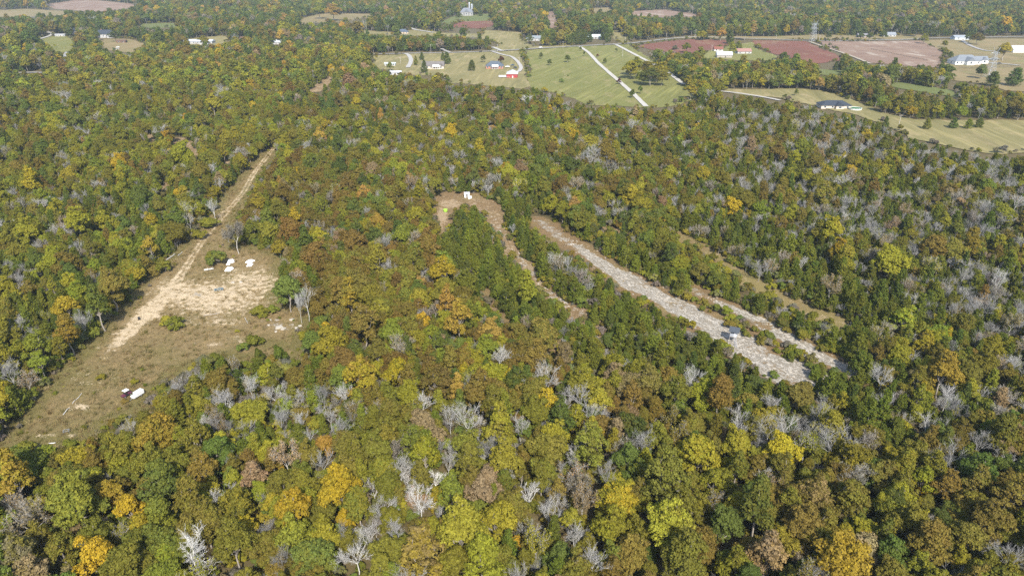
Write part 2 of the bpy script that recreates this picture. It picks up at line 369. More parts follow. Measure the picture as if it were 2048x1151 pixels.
for i, (nm, lb, pts, wd, c) in enumerate(ROADS):
    pl = smoothline(W(pts), 10); v, f = ribbon(pl, wd, .62 + .02*i, i)
    o = link(nm, newmesh(nm, v, f, (mat_road(c),))); tag(o, lb, nm, kind='structure')
    if i == 0:
        for off in (-3.0, 3.0):
            t = np.gradient(pl, axis=0); t /= np.linalg.norm(t, axis=1)[:, None]; nn = np.stack([-t[:,1], t[:,0]], 1)
            v, f = ribbon(pl + nn*off, .18, .63, 3, 0); link('edge_line', newmesh('edge_line', v, f, (WHITE,)), o)
        v, f = ribbon(pl, .2, .63, 3, 0); link('centre_line', newmesh('centre_line', v, f, (paint((.6,.45,.08)),)), o)

# near clearings: fine grids with soil, rock and grass shares in the mesh
def zone(name, label, sdfun, bounds, cell, sharefun, mat, z0):
    x0, x1, y0, y1 = bounds
    nx, ny = int((x1-x0)/cell)+1, int((y1-y0)/cell)+1
    X, Y = np.meshgrid(x0 + cell*np.arange(nx), y0 + cell*np.arange(ny))
    sd = sdfun(X, Y); keep = sd > -6
    sh = sharefun(X, Y, sd)
    edge = sstep(sd, -5.5, 2.0)
    Z = z0 + edge * (.22*vnoise(X*.35, Y*.35, 3) + .16*vnoise(X*1.1, Y*1.1, 4)) + .0*X
    Z -= .10 * np.clip(sh.get('rut', 0*X), 0, 1)
    idx = -np.ones(X.size, int); kk = keep.ravel()
    q = (keep[:-1,:-1] & keep[1:,:-1] & keep[:-1,1:] & keep[1:,1:])
    ii = np.arange(X.size).reshape(X.shape)
    quads = np.stack([ii[:-1,:-1][q], ii[:-1,1:][q], ii[1:,1:][q], ii[1:,:-1][q]], 1)
    used = np.unique(quads); idx[used] = np.arange(len(used))
    v = np.stack([X.ravel(), Y.ravel(), Z.ravel()], 1)[used]
    at_ = {'edge': edge.ravel()[used]}
    for k in ('sand', 'rock', 'green'): at_[k] = np.clip(sh.get(k, 0*X), 0, 1).ravel()[used]
    o = link(name, newmesh(name, v, idx[quads], (mat,), True, at_))
    return tag(o, label, 'clearing', kind='structure')
SAND = (0.50, 0.395, 0.255); ROCK = (0.48, 0.445, 0.385)
M_CLEAR = mat_clearing('clearing_soil', (0.235, 0.168, 0.075), (0.130, 0.110, 0.034), SAND, ROCK)
M_GLADE = mat_clearing('glade_soil', (0.20, 0.132, 0.062), (0.19, 0.155, 0.055), (0.33, 0.245, 0.15), ROCK)

cw = W(CLEARING); tw = smoothline(W(TRACK), 5)
def sd_clear(X, Y):
    d, _ = distseg(X, Y, cw, True); return np.where(inpoly(X, Y, cw), d, -d)
PATCH = [(430,598,115,40,.98),(500,565,66,30,.92),(360,585,60,30,1.0),(420,640,90,22,.5),(440,420,20,30,.45),(400,475,25,20,.4),(180,760,60,30,.3),(395,578,60,16,.9),(440,600,75,14,.85),(345,595,45,16,.9),(300,633,34,9,1),(450,645,45,9,.7),(425,690,32,8,.6),(482,678,26,8,.6),(160,815,34,6,.75),(92,872,26,5,.7),(140,872,18,5,.7),(525,545,26,16,.65),
         (245,668,24,7,.8),(480,560,60,12,.6),(520,600,40,8,.5),(205,695,18,4,.6),(280,760,30,4,.4),(410,640,30,6,.6),(530,610,18,7,.5),(200,570,20,6,.3),(585,655,20,6,.4),(470,520,40,8,.45),(330,505,18,6,.4)]
def sh_clear(X, Y, sd):
    d, s = distseg(X, Y, tw)
    hw = 1.25 + 2.6*np.exp(-((s-.74)/.12)**2) + .8*sstep(s, .5, .9)
    sand = (1 - sstep(d, hw*.5, hw*1.7)) * (.62 + .2*sstep(s, .45, .7)) * (1 - .75*sstep(s, .9, 1.0))
    rut = np.exp(-((d-.85)/.3)**2)
    px, py, _ = proj(np.stack([X, Y, 0*X], -1))
    for (a, b, rx, ry, k) in PATCH:
        e = np.sqrt(((px-a)/rx)**2 + ((py-b)/ry)**2); sand = np.maximum(sand, .74*k*(1 - sstep(e, .3, 1.6)))
    sand -= .32*np.exp(-(d/.45)**2) * (s < .6); sand += .25*np.exp(-((d-1.1)/.5)**2)*(s < .6)
    rock = .55*np.exp(-(((px-560)/34)**2 + ((py-655)/12)**2)) + .5*np.exp(-(((px-395)/22)**2+((py-590)/10)**2))
    green = .26*sstep(py, 640, 800) + .4*np.exp(-(((px-560)/50)**2+((py-690)/14)**2)) + .5*sstep(-sd, -6, -1)
    return {'sand': sand, 'rock': rock, 'green': green, 'rut': rut}
clr = zone('clearing', 'dry grassy clearing with a sandy dirt track at left', sd_clear, (-250, -55, 110, 560), .7, sh_clear, M_CLEAR, .05)
v, f = ribbon(tw[:52], .55, .0, 4, .4)

sw_ = W(SHED_CLEAR)
def sd_shed(X, Y):
    d, _ = distseg(X, Y, sw_, True); return np.where(inpoly(X, Y, sw_), d, -d)
def sh_shed(X, Y, sd):
    px, py, _ = proj(np.stack([X, Y, 0*X], -1)); s = 0*X + .32
    for (a, b, rx, ry, k) in [(900,408,26,10,.8),(885,432,12,18,.9),(990,440,14,22,.85),(880,455,8,12,.8),(960,402,30,6,.5)]:
        e = np.sqrt(((px-a)/rx)**2 + ((py-b)/ry)**2); s = np.maximum(s, k*(1 - sstep(e, .5, 1.3)))
    return {'sand': s, 'rock': 0*X + .08}
b = W(SHED_CLEAR); zone('clearing', 'small sandy clearing in front of the white shed', sd_shed, (b[:,0].min()-8, b[:,0].max()+8, b[:,1].min()-8, b[:,1].max()+8), .7, sh_shed, M_GLADE, .06)
SLAB = ['long pale limestone glade strip with the hunting stand', 'narrow limestone strip beside the long glade', 'rocky path strip left of the long glade', 'short bare gap below the cedar strip', 'tan mown grass lane right of the glades', 'small bare patch behind the cedar strip', 'narrow brown lane among the left cedars', 'tiny bare gap in front of the glades', 'pale bare patch in the upper left wood', 'tiny pale gap at the far left', 'small bare patch left of the track head', 'grassy gap in the left wood', 'pale bend of track showing through far wood']
STRIPW = []
for i, (pts, h0, h1, rk, sd_, gn, vw) in enumerate(STRIPS):
    pw = smoothline(W(pts), 6); STRIPW.append(pw)
    def sdf(X, Y, pw=pw, h0=h0, h1=h1):
        d, s = distseg(X, Y, pw); return (h0 + (h1-h0)*s) * (1 + .35*(vnoise(X*.12, Y*.12, 2)-.5)*2) - d + 1.5
    def shf(X, Y, sd, pw=pw, rk=rk, sd_=sd_, gn=gn):
        d, s = distseg(X, Y, pw); rr = rk * sstep(sd, .4, 3.6) * (.55 + .6*sstep(s, .12, .35)) - .5*sstep(vnoise(X*.22 + Y*.14, Y*.09 - X*.06, 8), .58, .8)
        return {'rock': rr, 'sand': 0*X + .8*sd_ + .35*(vnoise(X*.2, Y*.2, 6)-.5), 'green': 0*X + gn}
    c = .55 if rk > .5 else .8
    zone('glade', SLAB[i], sdf, (pw[:,0].min()-10, pw[:,0].max()+10, pw[:,1].min()-10, pw[:,1].max()+10), c, shf, M_GLADE, .07 + .012*i)

# ------------------------------------------------------------------ what must stay clear of crowns, seen on the ground plan
MS = 2
PAD = 240
mh, mw = 1152 // MS, (2048 + 2*PAD) // MS
mask = np.zeros((mh, mw), bool)
gy, gx = np.mgrid[0:mh, 0:mw]; gx = gx*MS + MS/2 - PAD; gy = gy*MS + MS/2
def fill(poly):
    p = np.asarray(poly, float); x0, x1 = max(0, int((p[:,0].min()+PAD)//MS)), min(mw, int((p[:,0].max()+PAD)//MS)+2); y0, y1 = max(0, int(p[:,1].min()//MS)), min(mh, int(p[:,1].max()//MS)+2)
    if x1 > x0 and y1 > y0: mask[y0:y1, x0:x1] |= inpoly(gx[y0:y1, x0:x1], gy[y0:y1, x0:x1], p)
def fillline(pts, hw):
    p = np.asarray(pts, float); x0, x1 = max(0, int((p[:,0].min()-hw+PAD)//MS)), min(mw, int((p[:,0].max()+hw+PAD)//MS)+2); y0, y1 = max(0, int((p[:,1].min()-hw)//MS)), min(mh, int((p[:,1].max()+hw)//MS)+2)
    if x1 > x0 and y1 > y0:
        d, _ = distseg(gx[y0:y1, x0:x1], gy[y0:y1, x0:x1], p); mask[y0:y1, x0:x1] |= d < hw
fill(CLEARING); fill(SHED_CLEAR)
for s in STRIPS: fillline(s[0], s[6])
for fl in FIELDS: fill(fl[2])
for r in ROADS: fillline(r[2], 3.0)
OPEN_SPOTS = [(780,130,16,8),(790,148,14,8),(868,134,30,10),(990,134,32,10),(1023,152,22,9),(1066,82,22,8),(1190,76,22,6),(934,32,22,7),(806,66,12,5),(212,76,26,10),(150,70,8,6),(120,72,12,4),(242,86,12,5),(392,88,36,6),(550,88,14,6),(1437,100,14,7),(1450,115,20,8),(1490,107,20,7),(1940,128,52,12),(2040,104,24,12),(1778,72,14,6),(1925,78,22,6),(1674,216,36,7),(1712,222,14,6),(1230,84,14,7),(485,80,14,4)]
for (a, b, rx, ry) in OPEN_SPOTS:
    mask |= (((gx-a)/(rx*.85))**2 + ((gy-b)/(ry*.8))**2) < 1
def open_at(px, py):
    i = np.clip(((np.asarray(px)+PAD)//MS).astype(int), 0, mw-1); j = np.clip((np.asarray(py)//MS).astype(int), 0, mh-1)
    inside = (px >= -PAD) & (px < 2048 + PAD) & (py >= 0) & (py < 1151)
    return mask[j, i] & inside

# ------------------------------------------------------------------ foliage materials (colour comes from each tree)
def mat_leaf(name, trans=.30, sat=1.0):
    m, nt, b, o = newmat(name)
    a = attr(nt, 'tint', 'INSTANCER', 'Color'); a2 = attr(nt, 'tint2', 'INSTANCER', 'Color')
    cl = attr(nt, 'cl'); lf = attr(nt, 'lf')
    col = mixc(nt, math_(nt, 'MULTIPLY', ramp(nt, cl, .3, .95), .6), a, a2)
    v = math_(nt, 'ADD', math_(nt, 'MULTIPLY', lf, .5), .76)
    vm = N(nt, 'ShaderNodeVectorMath', operation='SCALE'); nt.links.new(col, vm.inputs[0]); nt.links.new(v, vm.inputs['Scale'])
    nt.links.new(vm.outputs[0], b.inputs['Base Color']); b.inputs['Roughness'].default_value = .75; b.inputs['Specular IOR Level'].default_value = .08
    t = N(nt, 'ShaderNodeBsdfTranslucent'); nt.links.new(vm.outputs[0], t.inputs[0])
    mx = N(nt, 'ShaderNodeMixShader'); mx.inputs[0].default_value = trans
    nt.links.new(b.outputs[0], mx.inputs[1]); nt.links.new(t.outputs[0], mx.inputs[2]); nt.links.new(mx.outputs[0], o.inputs[0])
    return m
def mat_bark(name, c0, c1):
    m, nt, b, o = newmat(name); p = N(nt, 'ShaderNodeTexCoord').outputs['Object']
    n = noise(nt, stretch(nt, p, 1, 1), 1.6, 6, .7); nt.links.new(mixc(nt, n, c0, c1), b.inputs['Base Color']); b.inputs['Roughness'].default_value = .9
    return m
LEAF = mat_leaf('autumn_leaves'); NEEDLE = mat_leaf('cedar_needles', .2)
BARK = mat_bark('bark', (.16,.135,.11), (.36,.325,.28)); BAREBARK = mat_bark('weathered_bark', (.30,.285,.26), (.50,.48,.445))
def mat_grey(name):
    m, nt, b, o = newmat(name); p = N(nt, 'ShaderNodeTexCoord').outputs['Object']; n = noise(nt, p, 1.3, 5, .7)
    vm = N(nt, 'ShaderNodeVectorMath', operation='SCALE'); nt.links.new(attr(nt, 'tint', 'INSTANCER', 'Color'), vm.inputs[0]); nt.links.new(math_(nt, 'ADD', n, .5), vm.inputs['Scale'])
    nt.links.new(vm.outputs[0], b.inputs['Base Color']); b.inputs['Roughness'].default_value = .9; return m
GREYBARK = mat_grey('silver_bark')

def rdir(n):
    v = rng.normal(size=(n, 3)); return v / np.linalg.norm(v, axis=1)[:, None]
def leaf_quads(P, Nrm, size, asp=.75):
    n = len(P); T = np.cross(Nrm, rdir(n)); T /= np.linalg.norm(T, axis=1)[:, None] + 1e-9; B = np.cross(Nrm, T)
    s = (size * rng.uniform(.6, 1.35, n))[:, None]; T = T * s; B = B * s * asp
    bend = Nrm * s * .25
    v = np.stack([P - T, P - B - bend, P + T, P + B - bend], 1).reshape(-1, 3)
    return v, np.arange(4*n).reshape(-1, 4)
def tubes(segs, n=5):
    """segs: list of (p, q, r0, r1) -> vertices, quads"""
    p = np.array([s[0] for s in segs], float); q = np.array([s[1] for s in segs], float); r0 = np.array([s[2] for s in segs]); r1 = np.array([s[3] for s in segs])
    d = q - p; d /= np.linalg.norm(d, axis=1)[:, None] + 1e-9
    ref = np.where(np.abs(d[:, 2:3]) > .9, np.array([[1.0, 0, 0]]), np.array([[0, 0, 1.0]]))
    a = np.cross(d, ref); a /= np.linalg.norm(a, axis=1)[:, None]; b = np.cross(d, a)
    an = 2*pi*np.arange(n)/n; ring = a[:, None, :]*np.cos(an)[None, :, None] + b[:, None, :]*np.sin(an)[None, :, None]
    v = np.concatenate([p[:, None] + ring*r0[:, None, None], q[:, None] + ring*r1[:, None, None]], 1).reshape(-1, 3)
    base = np.arange(len(segs))[:, None, None]*2*n; i = np.arange(n); f = np.stack([i, (i+1) % n, n+(i+1) % n, n+i], 1)[None] + base
    return v, f.reshape(-1, 4)
def limb(p, q, r0, r1, k=3, sag=.12):
    p = np.array(p, float); q = np.array(q, float); L = np.linalg.norm(q-p); pts = [p + (q-p)*i/k + (rng.normal(size=3)*L*sag*.5 if 0 < i < k else 0) for i in range(k+1)]
    return [(pts[i], pts[i+1], r0+(r1-r0)*i/k, r0+(r1-r0)*(i+1)/k) for i in range(k)]
def merge(parts):
    v = []; f = []; b = 0
    for a, c in parts: v.append(a); f.append(c + b); b += len(a)
    return np.concatenate(v), np.concatenate(f)

def proto_broad(h, w, nl, seed_open=0.0, leaf=.19, per=26, clumpr=.62):
    """broadleaf tree: several uneven leaders and side lobes, each carrying many small leaf clumps"""
    lobes = []
    for i in range(3):
        a = rng.uniform(0, 2*pi); rr = w*rng.uniform(.02, .16); s = w*rng.uniform(.16, .25)
        lobes.append((np.array([rr*cos(a), rr*sin(a), h*rng.uniform(.60, .80)]), np.array([s, s*rng.uniform(.8, 1.2), h*rng.uniform(.13, .21)])))
    for i in range(nl):
        a = 2*pi*(i + rng.uniform(-.4, .4))/nl; rr = w*rng.uniform(.20, .37); z = h*rng.uniform(.34, .70)
        s = w*rng.uniform(.11, .23); lobes.append((np.array([rr*cos(a), rr*sin(a), z]), np.array([s, s*rng.uniform(.75, 1.25), s*rng.uniform(.7, 1.25)])))
    for i in range(3):
        a = rng.uniform(0, 2*pi); rr = w*rng.uniform(.0, .26); s = w*rng.uniform(.06, .11)
        lobes.append((np.array([rr*cos(a), rr*sin(a), h*rng.uniform(.80, .95)]), np.array([s, s, s*1.5])))
    segs = limb((0,0,0), (rng.normal()*.3, rng.normal()*.3, h*.42), .03*h*.55, .02*h*.5, 3, .06); tip = segs[-1][1]
    C = []; D = []; Rr = []
    for c, e in lobes:
        segs += limb(tip*rng.uniform(.75, 1), c + np.array([0, 0, e[2]*.25]), .085, .03, 3)
        n = max(6, int(4.6*(e[0]*e[1] + e[0]*e[2])/(clumpr*clumpr)*(1-seed_open)))
        d = rdir(n); d[:, 2] = np.where(d[:, 2] < -.3, -d[:, 2], d[:, 2])
        k = (rng.uniform(.55, 1.0, n)**.6*rng.uniform(.9, 1.25, n))[:, None]; C.append(c + d*e*k); D.append(d); Rr.append(clumpr*rng.uniform(.5, 1.3, n))
        for j in rng.choice(n, min(n, 4), False): segs += limb(c, c + d[j]*e*.9, .035, .014, 2)
    C = np.concatenate(C); D = np.concatenate(D); Rr = np.concatenate(Rr)
    n = len(C); cl = np.clip(.55*vnoise(C[:,0]*.45 + 7, C[:,1]*.45 + C[:,2]*.4, int(rng.integers(50))) + .5*rng.uniform(0, 1, n), 0, 1); cnt = np.maximum(6, (per*Rr**2/clumpr**2)).astype(int)
    idx = np.repeat(np.arange(n), cnt); d = rdir(len(idx)) + .45*D[idx] + np.array([0, 0, .35]); d /= np.linalg.norm(d, axis=1)[:, None]
    P = C[idx] + d*Rr[idx][:, None]*rng.uniform(.4, 1.1, len(idx))[:, None]*np.array([1, 1, .8])
    nr = d + .5*rdir(len(idx)) + np.array([0, 0, .15]); nr /= np.linalg.norm(nr, axis=1)[:, None]
    v, f = leaf_quads(P, nr, leaf)
    v[:, 2] = np.maximum(v[:, 2], .03)
    return (v, f, np.repeat(cl[idx], 4), np.repeat(rng.uniform(0, 1, len(idx)), 4)), tubes(segs)
def proto_cedar(h, w, n=150, per=34, leaf=.20, round_=.6):
    z = rng.uniform(.06, 1, n)**.85; prof = (1 - z)**round_ * (1 - np.exp(-z*14))
    a = rng.uniform(0, 2*pi, n); r = w/2*prof*rng.uniform(.55, 1.1, n) + .06
    lean = rng.normal(size=2)*.03*h
    C = np.stack([r*np.cos(a) + lean[0]*z, r*np.sin(a) + lean[1]*z, z*h], 1); D = np.stack([np.cos(a), np.sin(a), 0*a + .75], 1); D /= np.linalg.norm(D, axis=1)[:, None]
    Rr = .13*w*rng.uniform(.7, 1.3, n)*(.65 + .5*prof)
    cl = rng.uniform(0, 1, n); idx = np.repeat(np.arange(n), per); t = rng.uniform(-.6, 1.7, len(idx))
    P = C[idx] + D[idx]*(t*Rr[idx])[:, None] + rdir(len(idx))*(Rr[idx]*np.clip(1.0 - .42*t, .15, 1.1))[:, None]*.8
    nr = rdir(len(idx)) + .8*D[idx]; nr /= np.linalg.norm(nr, axis=1)[:, None]
    v, f = leaf_quads(P, nr, leaf, .45)
    v[:, 2] = np.maximum(v[:, 2], .05)
    return (v, f, np.repeat(cl[idx], 4), np.repeat(rng.uniform(0, 1, len(idx)), 4)), tubes(limb((0,0,0), (lean[0], lean[1], h*.93), .15, .03, 4, .02))
def proto_bare(h, w, levels=5, leafn=0):
    segs = []; tips = []
    def grow(p, d, L, r, lev):
        k = 3 if lev < 3 else 2; q = p
        for i in range(k):
            d2 = d + rng.normal(size=3)*.13; d2[2] += .05; d2 /= np.linalg.norm(d2); e = q + d2*L/k
            segs.append((q, e, r*(1-.3*i/k), r*(1-.3*(i+1)/k))); q = e; d = d2
            if lev > 0 and i < k-1: child(q, d, L*.6, r*.5, lev-1, 1.0)
        if lev == 0:
            tips.append(q)
            for _ in range(4):
                d3 = d + rng.normal(size=3)*.55; d3 /= np.linalg.norm(d3); segs.append((q - d*L*rng.uniform(0, .6), q + d3*L*rng.uniform(.35, .8), .0075, .004))
            return
        for j in range(2): child(q, d, L*rng.uniform(.6, .85), r*.66, lev-1, 1.0)
    def child(p, d, L, r, lev, sp):
        a = rdir(1)[0]; a -= d*(a@d); a /= np.linalg.norm(a) + 1e-9; th = rng.uniform(.32, .75)*sp
        nd = d*cos(th) + a*sin(th); nd[2] += .12; nd /= np.linalg.norm(nd); grow(p, nd, L, max(r, .014), lev)
    fork = h*rng.uniform(.26, .40); segs += limb((0,0,0), (0,0,fork), .16, .12, 2, .06)
    p = segs[-1][1]
    for i in range(4):
        a = 2*pi*(i+rng.uniform(-.3,.3))/4; tilt = rng.uniform(.22, .7)
        d = np.array([cos(a)*sin(tilt), sin(a)*sin(tilt), cos(tilt)]); grow(p, d, h*.21, .085, levels-1)
    P = np.array([s[1] for s in segs]); sc_xy = w/2/np.percentile(np.hypot(P[:,0], P[:,1]), 97); sc_z = h/P[:,2].max()
    M = np.array([sc_xy, sc_xy, sc_z]); segs = [(s[0]*M, s[1]*M, s[2]*.85, s[3]*.8) for s in segs]; tips = np.array(tips)*M
    lv = None
    if leafn:
        idx = rng.integers(0, len(tips), leafn); keep = rng.uniform(0, 1, len(tips))
        P = tips[idx] + rng.normal(size=(leafn, 3))*.32; cl = rng.uniform(0, 1, len(tips))[idx]
        v, f = leaf_quads(P, rdir(leafn) + np.array([0, -.2, .5]), .17); lv = (v, f, np.repeat(cl, 4), np.repeat(rng.uniform(0, 1, leafn), 4))
    big = [s for s in segs if s[2] > .05]; small = [s for s in segs if s[2] <= .05]
    return lv, merge([tubes(big, 5), tubes(small, 3)])

PROTO = []          # dicts: crown mesh, trunk mesh, whole mesh, h, w, kind
def register(kind, leaf, wood, h, w, lm, bm):
    d = {'kind': kind, 'h': h, 'w': w, 'crown': None}
    d['trunk'] = newmesh('trunk', wood[0], wood[1], (bm,))
    if leaf is not None:
        v, f, cl, lf = leaf; d['crown'] = newmesh('crown', v, f, (lm,), False, {'cl': cl, 'lf': lf})
        V = np.concatenate([v, wood[0]]); F = np.concatenate([f, wood[1] + len(v)])
        me = newmesh('tree', V, F, (lm, bm), False, {'cl': np.concatenate([cl, np.zeros(len(wood[0]))]), 'lf': np.concatenate([lf, np.zeros(len(wood[0]))])})
        mi = np.zeros(len(F), np.int32); mi[len(f):] = 1; me.polygons.foreach_set('material_index', mi); d['whole'] = me
    else: d['whole'] = d['trunk']
    PROTO.append(d)
for (h, w, nl, op, lf) in [(11,8.0,7,0,.19),(12.5,6.8,6,.1,.18),(10.5,8.6,9,0,.20),(12,6.0,5,.15,.18),(13,8.0,9,.05,.19),(10,7.0,7,.3,.19),(11,9.2,10,.05,.20),(12.5,6.6,7,.4,.18),(9.5,7.6,8,.12,.19),(13.5,7.6,8,.2,.19),(11.5,5.4,5,.05,.18),(10.5,8.2,8,.35,.19)]:
    a, b_ = proto_broad(h, w, nl, op, lf); register('broad', a, b_, h, w, LEAF, BARK)
for (h, w, r) in [(8.0,4.0,.85),(9.0,3.8,.95),(7.0,4.2,.7),(7.8,3.2,1.0),(6.0,4.0,.6),(8.5,4.6,.8),(9.5,3.4,.9)]:
    a, b_ = proto_cedar(h, w, round_=r); register('cedar', a, b_, h, w, NEEDLE, BARK)
for (h, w, L) in [(10.5,8.0,5),(11.5,7.0,5),(9.5,7.5,5),(10,6.0,5),(8.5,6.5,4),(11,8.6,5)]:
    a, b_ = proto_bare(h, w, L); register('bare', a, b_, h, w, LEAF, GREYBARK)
for (h, w, nlf) in [(10.5,7.5,900),(11,7.0,1500),(9.5,7.6,700)]:
    a, b_ = proto_bare(h, w, 5, nlf); register('semi', a, b_, h, w, LEAF, mat_bark('thin_bark', (.30,.28,.25), (.52,.49,.44)))
for (h, w) in [(2.2,3.4),(1.6,2.6),(2.8,3.0)]:
    a, b_ = proto_broad(h, w, 5, 0, .13, 30, .36); register('shrub', a, b_, h, w, LEAF, BARK)
for (h, w, nl, op) in [(11,8.6,6,0),(12,7.6,7,.1),(10.5,9.0,7,0),(12.5,8.6,8,.05),(10,7.4,6,.15)]:
    a, b_ = proto_broad(h, w, nl, op, .42, 14, .95); register('fbroad', a, b_, h, w, LEAF, BARK)
for (h, w, r) in [(8.5,4.6,.6),(9.0,4.4,.75),(7.5,5.0,.5)]:
    a, b_ = proto_cedar(h, w, 70, 20, .42, r); register('fcedar', a, b_, h, w, NEEDLE, BARK)
IDX = {k: [i for i, p in enumerate(PROTO) if p['kind'] == k] for k in ('broad', 'cedar', 'bare', 'semi', 'shrub', 'fbroad', 'fcedar')}
PH = np.array([p['h'] for p in PROTO]); PW = np.array([p['w'] for p in PROTO])

# ------------------------------------------------------------------ leaf colours
TINT = {
 'ol': ((.142,.136,.019), 'olive green'), 'yo': ((.222,.200,.020), 'yellow-olive'), 'yg': ((.170,.184,.020), 'yellow-green'),
 'go': ((.330,.235,.018), 'golden yellow'), 'or': ((.285,.175,.040), 'orange'), 'ru': ((.146,.100,.024), 'rust brown'), 'gb': ((.235,.165,.024), 'golden brown'),
 'bo': ((.152,.124,.024), 'brown-olive'), 'pk': ((.215,.160,.080), 'pinkish tan'), 'dg': ((.074,.096,.019), 'dark green'),
 'gr': ((.104,.132,.025), 'mid green'), 'ce': ((.096,.116,.016), 'deep green'), 'cy': ((.130,.142,.018), 'mossy green'), 'ma': ((.120,.040,.035), 'maroon'), 'bg': ((.155,.138,.104), 'grey-brown')}
NEXT = {'ol': ['bo','yo','gr','ol'], 'yo': ['ol','yo','yg'], 'yg': ['gr','yo'], 'go': ['yo','go','gb'], 'or': ['go','pk','gb'], 'ru': ['ol','bo','ru'], 'gb': ['yo','bo'], 'bo': ['ol','ru'], 'pk': ['bo','pk'], 'dg': ['gr','dg','ol'], 'gr': ['dg','yg','ol'], 'ce': ['cy','ol','ce'], 'cy': ['ce','cy','yg'], 'ma': ['ru','ma'], 'bg': ['pk','bg']}

# colour and kind mix of the woods, by where on the ground they stand (first polygon that holds the spot wins)
ZONES = [
 ([(1150,68),(1215,68),(1215,96),(1150,96)], {'cedar':1.0}, {'dg':1}),
 ([(900,400),(1000,380),(1110,430),(1400,560),(1720,640),(1780,780),(1500,800),(1250,740),(1130,710),(1000,660),(880,500)], {'cedar':.90,'bare':.06,'semi':.015,'broad':.025}, {'ol':3,'yo':1,'gr':2}),
 ([(1350,440),(1500,430),(1800,560),(1800,720),(1600,600)], {'cedar':.70,'bare':.18,'semi':.05,'broad':.07}, {'ol':3,'bo':1,'yo':1,'gr':1}),
 ([(-150,640),(200,560),(330,420),(360,540),(240,680),(100,800),(-150,900)], {'cedar':.66,'bare':.07,'semi':.03,'broad':.24}, {'yo':2,'yg':2,'ol':2,'bo':.7}),
 ([(-150,300),(480,300),(330,520),(190,640),(-150,660)], {'cedar':.38,'bare':.08,'semi':.04,'broad':.50}, {'ol':3.2,'yo':2.2,'bo':1.8,'ru':.6,'go':.15,'yg':2,'gr':1,'dg':.6}),
 ([(-150,150),(620,150),(620,330),(-150,330)], {'cedar':.20,'bare':.09,'semi':.05,'broad':.66}, {'ol':3,'yo':2.4,'bo':1.5,'ru':.5,'go':.15,'or':.06,'yg':2.4,'dg':.8,'gr':1}),
 ([(350,700),(650,700),(700,860),(560,920),(380,900),(300,840)], {'cedar':.44,'bare':.22,'semi':.06,'broad':.28}, {'ol':3,'yo':2,'bo':1.6,'yg':1.4}),
 ([(520,320),(880,330),(880,480),(1000,640),(1150,720),(1100,860),(700,820),(620,720),(560,520)], {'cedar':.08,'bare':.06,'semi':.05,'broad':.81}, {'ol':3,'bo':3,'ru':2.6,'yo':1.3,'go':.12,'or':.1,'gr':1.0,'dg':.5,'pk':.2,'yg':.6}),
 ([(620,150),(1450,180),(1450,380),(880,400),(620,340)], {'cedar':.32,'bare':.12,'semi':.06,'broad':.50}, {'ol':3,'bo':1.8,'ru':1.0,'yo':1.5,'go':.1,'or':.08,'gr':1.2,'dg':.8,'pk':.3,'yg':.8}),
 ([(1250,210),(2250,290),(2250,720),(1750,640),(1350,440)], {'cedar':.50,'bare':.24,'semi':.08,'broad':.18}, {'ol':3,'bo':2,'ru':.6,'yo':1.3,'pk':.4,'go':.08,'yg':.6}),
 ([(1500,740),(2250,640),(2250,880),(1700,880)], {'cedar':.50,'bare':.13,'semi':.05,'broad':.32}, {'ol':3,'bo':1.8,'yo':1.4,'go':.1,'pk':.2,'gr':.6}),
 ([(-150,840),(420,860),(420,1400),(-150,1400)], {'cedar':.06,'bare':.09,'semi':.07,'broad':.78}, {'ol':3,'bo':2.2,'yo':1.7,'go':.3,'pk':.5,'yg':.8,'gr':.6}),
 ([(400,820),(1250,800),(1250,1400),(400,1400)], {'cedar':.12,'bare':.20,'semi':.07,'broad':.61}, {'ol':3,'bo':1.6,'yo':2.0,'go':.15,'pk':.35,'yg':1.2,'gr':.7,'ru':.25}),
 ([(1200,780),(2300,820),(2300,1400),(1200,1400)], {'cedar':.12,'bare':.09,'semi':.08,'broad':.71}, {'ol':3.6,'bo':2.8,'yo':1.2,'go':.12,'pk':.35,'dg':.8,'gr':.5,'ru':.2}),
 ([(-300,-50),(2400,-50),(2400,100),(-300,100)], {'cedar':.26,'bare':.03,'semi':.03,'broad':.68}, {'ol':2.4,'bo':1.6,'ru':.8,'yo':1.0,'go':.2,'or':.15,'gr':2,'dg':4.5,'pk':.3,'bg':.5,'yg':.4}),
]
DEFZ = ({'cedar':.22,'bare':.06,'semi':.05,'broad':.67}, {'ol':3,'bo':1.5,'ru':.6,'yo':2,'go':.2,'or':.1,'gr':1.6,'dg':1.3,'pk':.35,'yg':1.2})

